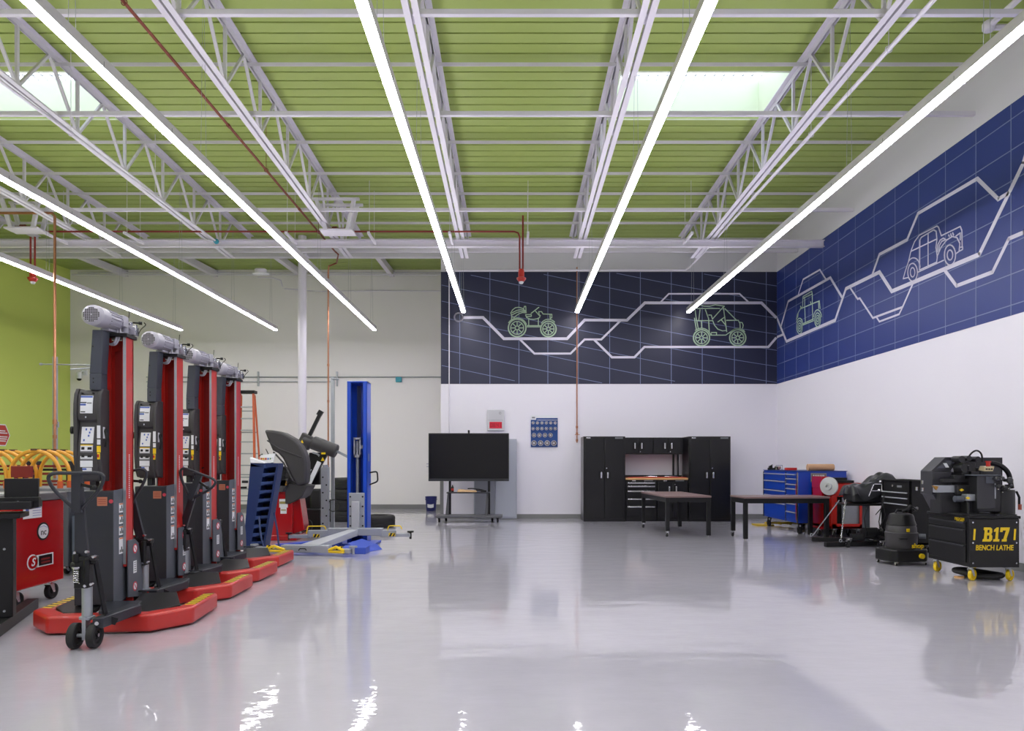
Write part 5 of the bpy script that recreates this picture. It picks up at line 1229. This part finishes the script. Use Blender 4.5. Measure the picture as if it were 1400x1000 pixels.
q = MB(); q.M = Matrix.Translation((0,-.06,.88)) @ Matrix.Rotation(math.radians(-52),4,'Z'); q.lathe([(0,-.02),(.03,-.02),(.03,-.05),(.06,-.05),(.065,-.02),(.15,-.012),(.155,0),(.155,.012),(.0,.012)],(0,0,0),'y',36)
dsc = q.build('brake_disc', mat('disc_silver',(190,192,198),.35,metal=.35), r); dsc.rotation_euler = (0, 0, 0)
MB().cyl((-.0,-.05,.88),(-.0,.1,.88),.018,n=12).build('arbor', M_CHROME, r)
for x, y in ((x0+.07,.06),(x1-.07,.06),(x0+.07,d-.06),(x1-.07,d-.06),(-.0,.3)): caster(r, x, y, .055, .035, .16 if x > 0 else .14, M_RUB, M_GALV)

# ---------------------------------------------------------------- black wheeled stand with tarp
r = thing('covered_hoist', 'black wheeled hoist stand with chains and a draped black cover', 'hoist', (5.0, 10.4, 0))
q = MB(); q.bar((-.2,.75,.05),(.75,.5,.05),.07,.07).bar((-.27,.12,.04),(.55,.2,.05),.07,.07).bar((.47,.2,.06),(.62,.55,.06),.07,.07); q.build('base_beam', M_BLACK, r, .004)
MB().box(.42,.5,.3,.38,.06,.64).build('column', M_CHARL, r, .004)
MB().box(.1,.75,.2,.6,.62,.65).build('table_plate', M_BLACK, r, .004)
q = MB().cyl((.3,.1,.22),(.5,.1,.22),.08,n=20).cyl((.5,.1,.22),(.56,.1,.22),.055,n=16).box(.48,.575,.02,.14,.1,.28).cyl((.14,.16,.14),(.32,.14,.15),.06,n=16).ball((.54,.02,.26),.04,10); q.build('motor', M_BLACK, r)
q = MB().tube([(.3,.0,.6),(.24,-.04,.45),(.26,-.04,.3),(.34,.02,.2)],.008,6).tube([(.52,.0,.62),(.46,-.04,.4),(.5,0,.28)],.008,6).tube([(.5,-.02,.75),(.56,-.04,.5),(.48,-.02,.3)],.01,6).tube([(.42,-.02,.5),(.5,-.06,.62),(.55,-.02,.8)],.008,6); q.build('cable', M_BLACK, r)
def chain(a, b, nm='chain'):
    a, b = Vector(a), Vector(b); L_ = (b-a).length; n = int(L_/.035); q = MB(); d = (b-a).normalized()
    s_ = d.cross(Vector((0,1,0))).normalized(); u_ = d.cross(s_)
    for k in range(n):
        c = a+d*(k+.5)*L_/n; w_ = s_ if k % 2 else u_
        q.tube([c+d*.022*math.cos(t)+w_*.009*math.sin(t) for t in [2*PI*j/8 for j in range(8)]],.0035,5,closed=True)
    return q.build(nm, M_CHROME, r)
chain((.03,.1,.72),(-.04,.1,.11))
MB().tube([(.03,.3,.7),(-.2,.72,.11)],.008,6).torus((-.21,.74,.12),.02,.006,'y',14,6).torus((-.045,.1,.1),.02,.006,'y',14,6).build('tie_rod', M_GALV, r)
q = MB().tube(rounded([(.28,-.1,.78),(.34,-.12,.96),(.46,-.12,.96),(.46,-.12,.86),(.3,-.12,.86)],.02,3,False),.008,6).ball((.42,-.12,.87),.022,8).ball((.45,-.1,1.0),.02,8); q.build('handle', M_CHROME, r)
for x, y, rr in ((.05,.05,.055),(.45,-.3,.06),(.5,-.02,.045)): caster(r, x, y, rr, .04, rr*2.6)
MB().bar((.45,-.3,.17),(.5,.1,.17),.05,.03).bar((.5,-.02,.13),(.45,.2,.13),.04,.03).build('outrigger', M_BLACK, r)
r = thing('black_cover', 'crumpled black plastic cover draped over the wheeled hoist', 'cover', (5.0, 10.4, 0))
import mathutils
rnd = random.Random(3)
NX, NY = 22, 14; vs = []; fs = []
def cov(u, v):
    x = .14+.79*u; y = .17+.5*v
    t_ = max(0, min(1, (u-.3)/.5)); zc = .93+.2*t_*t_*(3-2*t_)*(1-.3*abs(2*v-1))
    edge = min(u, 1-u)*2.2; e2 = min(v, 1-v)*2.4
    drop = .0
    return x, y, zc
for j in range(NY+1):
    for i in range(NX+1):
        u, v = i/NX, j/NY; x, y, z = cov(u, v)
        e = min(min(v, 1-v)/.16, min(u, 1-u)/.08, 1)
        z -= (1-e)*(.24 if u > .15 else .16)*(1-.75*max(0,(u-.55)/.45))
        x += (1-e)*(.10*(.5-u))*(1 if v < .5 else .4); y += (1-e)*.05*(.5-v)
        z += .018*math.sin(u*17+v*5)+.014*math.sin(u*9-v*21)
        vs.append((x, y, z))
for j in range(NY):
    for i in range(NX): a = j*(NX+1)+i; fs.append((a, a+1, a+NX+2, a+NX+1))
q = MB(); q.add(vs, fs); c_ = q.build('cover_sheet', mat('black_vinyl',(34,35,40),.33,coat=.2,bump=.35,bscale=7), r, 0, angle=70)
so = c_.modifiers.new('solid', 'SOLIDIFY'); so.thickness = .006; sb = c_.modifiers.new('sub', 'SUBSURF'); sb.levels = 1; sb.render_levels = 2
MB().hexa([(.22,.24,.66),(.72,.24,.66),(.72,.58,.66),(.22,.58,.66)],[(.2,.24,.84),(.82,.24,.92),(.82,.6,.92),(.2,.6,.84)]).build('covered_machine', mat('black_vinyl',(34,35,40),.33), bpy.data.objects['covered_hoist'], .03)

# ---------------------------------------------------------------- black tool trolley
r = thing('tool_trolley', 'black tool trolley with three slim silver drawer pulls', 'cabinet', (5.6, 9.78, 0))
q = MB().box(0,.02,0,.78,.12,1.03).box(0,.36,0,.02,.12,1.03).box(0,.36,.76,.78,.12,1.03).box(.34,.36,0,.78,.12,1.03).box(0,.36,0,.78,.12,.15).box(0,.36,0,.78,.99,1.01); q.build('body', M_BLACK, r, .004)
for k, (za, zb_) in enumerate(((.79,.86),(.7,.78),(.6,.69))):
    dr = MB().box(-.012,0,.05,.73,za,zb_).build('drawer', M_BLACK, r, .003); MB().box(-.028,-.012,.06,.72,zb_-.02,zb_-.006).build('handle', M_PULL, dr)
MB().box(-.004,0,.22,.34,.92,.95).build('badge', M_LGREY, r); MB().cyl((-.01,.45,.94),(0,.45,.94),.018,n=12).build('lock', M_CHROME, r)
MB().box(-.01,0,.02,.06,.12,1.02).box(-.01,0,.72,.76,.12,1.02).build('corner_post', M_BLKG, r)
for x, y in ((.05,.08),(.3,.08),(.05,.7),(.3,.7)): caster(r, x, y, .045, .03, .12)

# ---------------------------------------------------------------- shop vacuum
r = thing('shop_vacuum', 'black wet and dry vacuum on a wheeled tub beside the lathe cart', 'vacuum', (4.93, 8.82, 0), math.radians(8))
MB().prism([(x*1.0, y*1.0) for x, y in [(-.2,-.2),(.2,-.2),(.26,-.14),(.26,.14),(.2,.2),(-.2,.2),(-.26,.14),(-.26,-.14)]],'z',.045,.2).build('wheeled_tub', M_BLACK, r, .02, 3)
MB().lathe([(0,.2),(.165,.2),(.18,.26),(.185,.36),(.19,.4),(.178,.41),(.172,.47),(.16,.5),(0,.5)]).build('drum', M_PLAS, r)
MB().lathe([(.165,.49),(.172,.5),(.15,.56),(.145,.6),(.13,.63),(.06,.65),(0,.65)]).build('motor_head', M_BLACK, r)
q = MB().tube([(-.08,0,.64),(-.06,0,.68),(.06,0,.68),(.08,0,.64)],.012,8); q.build('carry_handle', M_BLACK, r)
MB().box(-.06,-.02,-.186,-.17,.42,.46).build('latch', M_YEL, r, .004)
MB().box(-.16,-.06,-.2,-.16,.33,.345).build('side_ledge', M_BLACK, r, .003)
MB().cyl((.12,-.2,.12),(.12,-.23,.12),.032,n=20).build('drain_plug', M_YEL, r)
MB().cyl((.15,-.12,.36),(.21,-.17,.36),.03,n=16).build('hose_port', M_CHARL, r)
text('shop', .085, (.085,-.187,.245), RF, M_YEL, r, 'lettering', .003, bold=.0015)
q = MB().tube([(.0,-.02,.66),(.12,-.05,.72),(.2,-.02,.68),(.26,.05,.7)],.018,8).ball((.1,-.04,.72),.03,8).ball((.18,0,.69),.026,8); q.build('hose', M_BLACK, r)
for x, y in ((-.2,-.17),(.2,-.17),(-.2,.17),(.2,.17)): caster(r, x, y, .02, .02, .05, M_BLACK, M_CHROME, off=0)

# ---------------------------------------------------------------- bench lathe cart
r = thing('lathe_cart', 'black three-drawer cart with yellow casters and bold yellow lettering on its end', 'cart', (4.93, 7.5, 0))
Wc, Dc, za, zb_ = .53, .74, .155, .71
MB().box(0,Wc,0,Dc,za,zb_-.03).build('body', M_BLACK, r, .004)
MB().box(-.015,Wc+.015,-.015,Dc+.015,zb_-.03,zb_).build('top', M_BLACK, r, .006)
for a, b in ((.57,.64),(.40,.56),(.2,.39)):
    dr = MB().box(-.014,0,.05,Dc-.04,a,b).build('drawer', M_BLACK, r, .004); MB().box(-.03,-.012,.06,Dc-.05,b-.02,b-.006).build('handle', mat('satin_black',(46,46,52),.3), dr)
MB().box(.0,Wc,-.008,0,za,zb_-.035).build('end_panel', mat('end_panel_black',(20,19,20),.5), r)
q = MB()
for x in (.03,Wc-.03):
    for z in (.2,.42,.64): q.cyl((x,-.013,z),(x,-.008,z),.009,n=10)
q.build('panel_bolt', M_CHROME, r)
def Z7(pts): return [((a/7+1200-701)*7.5/950-4.93, 1.3+(631-(b/7+690))*7.5/950) for a, b in pts]
for g_ in ([(995,355),(1000,332),(1010,330),(1018,247),(1008,245),(1010,220),(1072,220),(1088,232),(1090,265),(1080,284),(1090,302),(1088,338),(1072,355)],
           [(1098,355),(1102,332),(1118,332),(1126,260),(1106,262),(1110,240),(1135,220),(1152,220),(1143,332),(1158,332),(1155,355)],
           [(1165,264),(1170,220),(1257,220),(1253,246),(1224,332),(1229,332),(1226,355),(1180,355),(1184,332),(1196,332),(1222,249),(1190,249),(1188,264)]):
    MB().prism(Z7(g_),'y',-.012,-.008).build('lettering', M_YEL, r)
for g_ in ([(1045,243),(1062,243),(1060,270),(1043,270)],[(1041,296),(1060,296),(1057,331),(1038,331)]): MB().prism(Z7(g_),'y',-.0135,-.012).build('letter_counter', MATS['end_panel_black'], r)
text('BENCH LATHE', .08, (.262,-.010,.365), RF, M_YEL, r, 'lettering', .002, sx=.78, shear=.1, bold=.0012)
for x in (.045,.48): MB().hexa([(x-.012,-.012,.45),(x+.008,-.012,.45),(x+.008,-.008,.45),(x-.012,-.008,.45)],[(x-.004,-.012,.57),(x+.016,-.012,.57),(x+.016,-.008,.57),(x-.004,-.008,.57)]).build('lettering_bar', M_YEL, r)
text('PRO-CUT', .05, (-.004,.16,.665), RL, M_YEL, r, 'lettering', .002, sx=.8, bold=.001)
MB().box(-.003,-.0,.1,.22,.638,.645).build('lettering_bar', M_YEL, r)
for x, y in ((.05,.06),(Wc-.07,.06),(.05,Dc-.06),(Wc-.07,Dc-.06)):
    c_ = caster(r, x, y, .062, .034, .155, M_YEL, mat('zinc_plate',(200,202,208),.35,metal=.2), rz=math.radians(-60), off=.035)
q = MB().tube(rounded([(.08,.3,.06),(.2,.1,.03),(.45,.08,.05),(.5,.35,.03),(.3,.55,.05),(.1,.45,.06)],.15,5),.03,10,closed=True)
tag(q.build('rubber_hose', M_RUB, None), 'thick black hose coiled under the bench lathe cart', 'hose').location = (4.93, 7.5, 0)
tag(MB().cyl((4.98,7.75,0),(4.98,7.75,.015),.05,n=20).build('wooden_disc', M_WOOD, None), 'small round wooden disc on the floor under the lathe cart', 'disc')

# ---------------------------------------------------------------- bench lathe
r = thing('bench_lathe', 'black metal bench lathe with angular guard and cables on the drawer cart', 'machine', (4.93, 7.5, .71))
M_CAST = mat('black_cast_paint', (30, 30, 34), .42, bump=.1, bscale=30)
def Lp(px, py, y): # local x,z of a feature seen in the photograph at depth y
    return ((px-701)*y/950-4.93, 1.3+(631-py)*y/950-.71)
# guard: back sheet plus angular hood at the left
y = 8.15
pl = [Lp(px, py, y) for px, py in ((1298,626),(1368,626),(1368,662),(1368,690),(1300,690))]
g0 = MB().prism([pl[0],pl[1],pl[3],pl[4]],'y',.62,.64).build('back_guard', M_CAST, r)
a = Lp(1302,633,8.1); b = Lp(1307,646,8.1); MB().box(a[0],b[0],.615,.62,b[1],a[1]).build('guard_window', M_LABEL, g0)
sd = [Lp(*p, 8.15) for p in ((1257,644),(1276,625.5),(1298,625.5),(1280,644),(1279,660),(1292,699),(1270,699),(1257,676))]
q = MB(); front = [(sd[0][0],.42,sd[0][1]),(sd[1][0],.62,sd[1][1]),(sd[2][0],.62,sd[2][1]),(sd[3][0],.42,sd[3][1])]
# hood: slanted top with window, box below
xa, xb = sd[0][0], sd[3][0]
zt_, zm, zl_ = sd[1][1], sd[0][1], Lp(0,676,8.0)[1]
q = MB(); q.prism([(xa,zm),(sd[1][0],zt_),(sd[2][0],zt_),(xb+.02,zm)],'y',.42,.63).prism([(xa,zl_),(xa,zm),(xb+.02,zm),(xb+.02,zl_)],'y',.40,.63).prism([(xa,zl_),(xb+.02,zl_),(sd[5][0],.0),(sd[6][0],.0)],'y',.38,.6)
hd = q.build('side_hood', mat('dark_grey_sheet',(50,50,56),.42), r, .004)
q = MB().prism([(xa+.06,zm+.03),(sd[1][0]+.01,zt_-.04),(sd[2][0]-.06,zt_-.04),(xb-.05,zm+.03)],'y',.414,.42); q.build('hood_window', mat('smoked_window',(78,80,90),.2), hd)
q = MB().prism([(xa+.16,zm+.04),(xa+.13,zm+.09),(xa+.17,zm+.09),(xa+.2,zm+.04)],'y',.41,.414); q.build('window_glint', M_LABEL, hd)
# bed and carriage
def lb(p0, p1, y0, y1, depth, nm, m, par=None, bev=.006):
    A = Lp(*p0, depth); B = Lp(*p1, depth)
    return MB().box(A[0],B[0],y0,y1,A[1],B[1]).build(nm, m, par or r, bev)
lb((1281,664),(1309,674),.3,.38,7.8,'cross_slide',M_GALV); lb((1319,676),(1346,685),.16,.26,7.7,'cross_slide',M_GALV)
lb((1309,664),(1329,677),.25,.36,7.75,'carriage',M_CAST); lb((1282,674),(1320,702),.3,.5,7.85,'bed',M_CAST); lb((1318,684),(1335,703),.2,.34,7.75,'bed',M_CAST)
lb((1288,655),(1325,660),.28,.36,7.8,'tool_rest',M_CAST); lb((1303,650),(1318,656),.28,.36,7.8,'tool_post',M_CAST)
lb((1311,633),(1330,650),.3,.45,7.85,'spindle_head',M_CAST); lb((1325,645),(1336,664),.26,.42,7.8,'spindle_neck',M_CAST)
q = MB()
for px, py, rr in ((1312,628,.035),(1322,627,.03),(1334,628,.03),(1316,640,.045),(1323,640,.03)): c = Lp(px, py, 7.8); q.cyl((c[0],.26,c[1]),(c[0],.4,c[1]),rr,n=16)
q.build('spindle_knob', M_CAST, r)
lb((1330,650),(1362,700),.12,.42,7.7,'motor_housing',M_CAST,None,.012)
o = lb((1333,651),(1358,696),.114,.12,7.65,'front_cover',mat('dark_grey_sheet',(50,50,56),.42))
lb((1330,649.5),(1366,651),.1,.42,7.65,'cover_lip',M_CHARL); lb((1345,652),(1355,661),.108,.114,7.65,'data_plate',M_CHARL,o,.002)
lb((1356.5,661),(1358,682),.108,.114,7.65,'bright_edge',M_GALV,o,0)
q = MB()
for px, py, rr, yy in ((1359,655,.03,.05),(1376,657,.035,.05),(1367,654,.022,.06),(1362,665,.02,.06),(1370,666,.024,.06),(1378,664,.02,.06)): c = Lp(px, py, 7.6); q.ball((c[0],yy,c[1]),rr,10).cyl((c[0],yy,c[1]),(c[0],.14,c[1]),rr*.5,n=10)
q.build('control_knob', mat('dark_knob',(44,44,50),.3), r)
q = MB()
for px, py in ((1364,655),(1368,664),(1374,668),(1360,669),(1366,673)): c = Lp(px, py, 7.6); q.ball((c[0],.045,c[1]),.008,6)
q.build('indicator', M_CHROME, r)
c0, c1_ = Lp(1358,701,7.7), Lp(1386,670,7.7)
MB().cyl((c1_[0]-.11,.22,.0),(c1_[0]-.11,.22,c1_[1]),.115,n=28).build('coolant_tank', M_CAST, r, .01)
MB().cyl((c1_[0]-.13,.22,c1_[1]),(c1_[0]-.13,.22,c1_[1]+.05),.085,n=20).build('tank_cap', M_CAST, r)
lb((1340,640),(1368,650),.3,.42,7.8,'control_panel',mat('dark_grey_sheet',(50,50,56),.42))
a = Lp(1345,641,7.75); MB().hexa([(a[0]-.03,.2,a[1]-.03),(a[0]+.07,.2,a[1]-.03),(a[0]+.07,.3,a[1]-.02),(a[0]-.03,.3,a[1]-.02)],[(a[0]-.01,.22,a[1]+.02),(a[0]+.1,.22,a[1]+.025),(a[0]+.1,.3,a[1]+.03),(a[0]-.01,.3,a[1]+.03)]).build('switch_plate', mat('tan_plate',(190,174,140),.4), r, .004)
q = MB()
for i_ in range(3): q.cyl((a[0]+i_*.028,.195,a[1]-.005),(a[0]+i_*.028,.21,a[1]-.005),.008,n=8)
q.build('toggle', M_BLACK, r)
c = Lp(1351,635,7.75); MB().cyl((c[0],.25,c[1]-.03),(c[0],.25,c[1]+.02),.022,n=16).cyl((c[0],.25,c[1]+.02),(c[0],.25,c[1]+.035),.03,n=16).build('emergency_button', M_RED, r)
q = MB(); pts = [(1326,626),(1330,620),(1336,616),(1341,617),(1345,622),(1345.5,632)]; q.tube(rounded([(Lp(px,py,7.85)[0],.38,Lp(px,py,7.85)[1]) for px, py in pts],.05,4,False),.01,8); q.build('looped_cable', M_BLACK, r)
q = MB(); pts = [(1354,633),(1362,634),(1372,639),(1379,647),(1381,656),(1383,668)]; q.tube(rounded([(Lp(px,py,7.8)[0],.3,Lp(px,py,7.8)[1]) for px, py in pts],.05,4,False),.026,10); q.build('corrugated_conduit', M_BLACK, r)
q = MB(); pts = [(1385,672),(1389,680),(1389,692)]; q.tube([(Lp(px,py,7.75)[0],.2,Lp(px,py,7.75)[1]) for px, py in pts],.012,8); q.build('side_hose', M_BLACK, r)
c = Lp(1388,693,7.75); MB().cyl((c[0]-.0,.18,c[1]-.03),(c[0]+.0,.18,c[1]+.03),.018,n=10).build('orange_valve', mat('dull_orange',(170,84,66),.4), r)
for px, py in ((1318,670.5),(1318.8,681)): c = Lp(px,py,7.7); MB().prism([(c[0]-.025,c[1]),(c[0],c[1]+.016),(c[0]+.025,c[1]),(c[0],c[1]-.016)],'y',.14 if py > 675 else .235,.15 if py > 675 else .25).build('yellow_badge', M_YEL, r)
q = MB(); c = Lp(1281,668,7.75); q.prism([(c[0]-.03,c[1]+.03),(c[0]+.03,c[1]+.02),(c[0]+.01,c[1]-.02)],'y',.27,.3); c = Lp(1344,680,7.6); q.prism([(c[0]-.04,c[1]-.02),(c[0]+.06,c[1]+.025),(c[0]-.03,c[1]+.02)],'y',.14,.16); q.build('brass_tip', mat('brass',(178,134,70),.35,metal=.8), r)
q = MB()
for px, py in ((1267,660),(1267,670),(1259,669)): c = Lp(px,py,7.75); q.cyl((c[0],.33,c[1]-.02),(c[0],.33,c[1]+.02),.014,n=8)
q.build('bright_fitting', M_CHROME, r)
q = MB().cyl((Lp(1299,682,7.8)[0],.22,Lp(1299,682,7.8)[1]),(Lp(1310,682,7.8)[0],.22,Lp(1310,682,7.8)[1]),.035,n=16); q.build('handwheel', M_CHARL, r)
q = MB().cyl((Lp(1320,690,7.7)[0],.15,0),(Lp(1320,690,7.7)[0],.15,Lp(1320,688,7.7)[1]),.012,n=8).box(.3,.33,.0,.03,0,.02).box(-.05,.55,.05,.6,0,.012); q.build('machine_base', M_CAST, r)
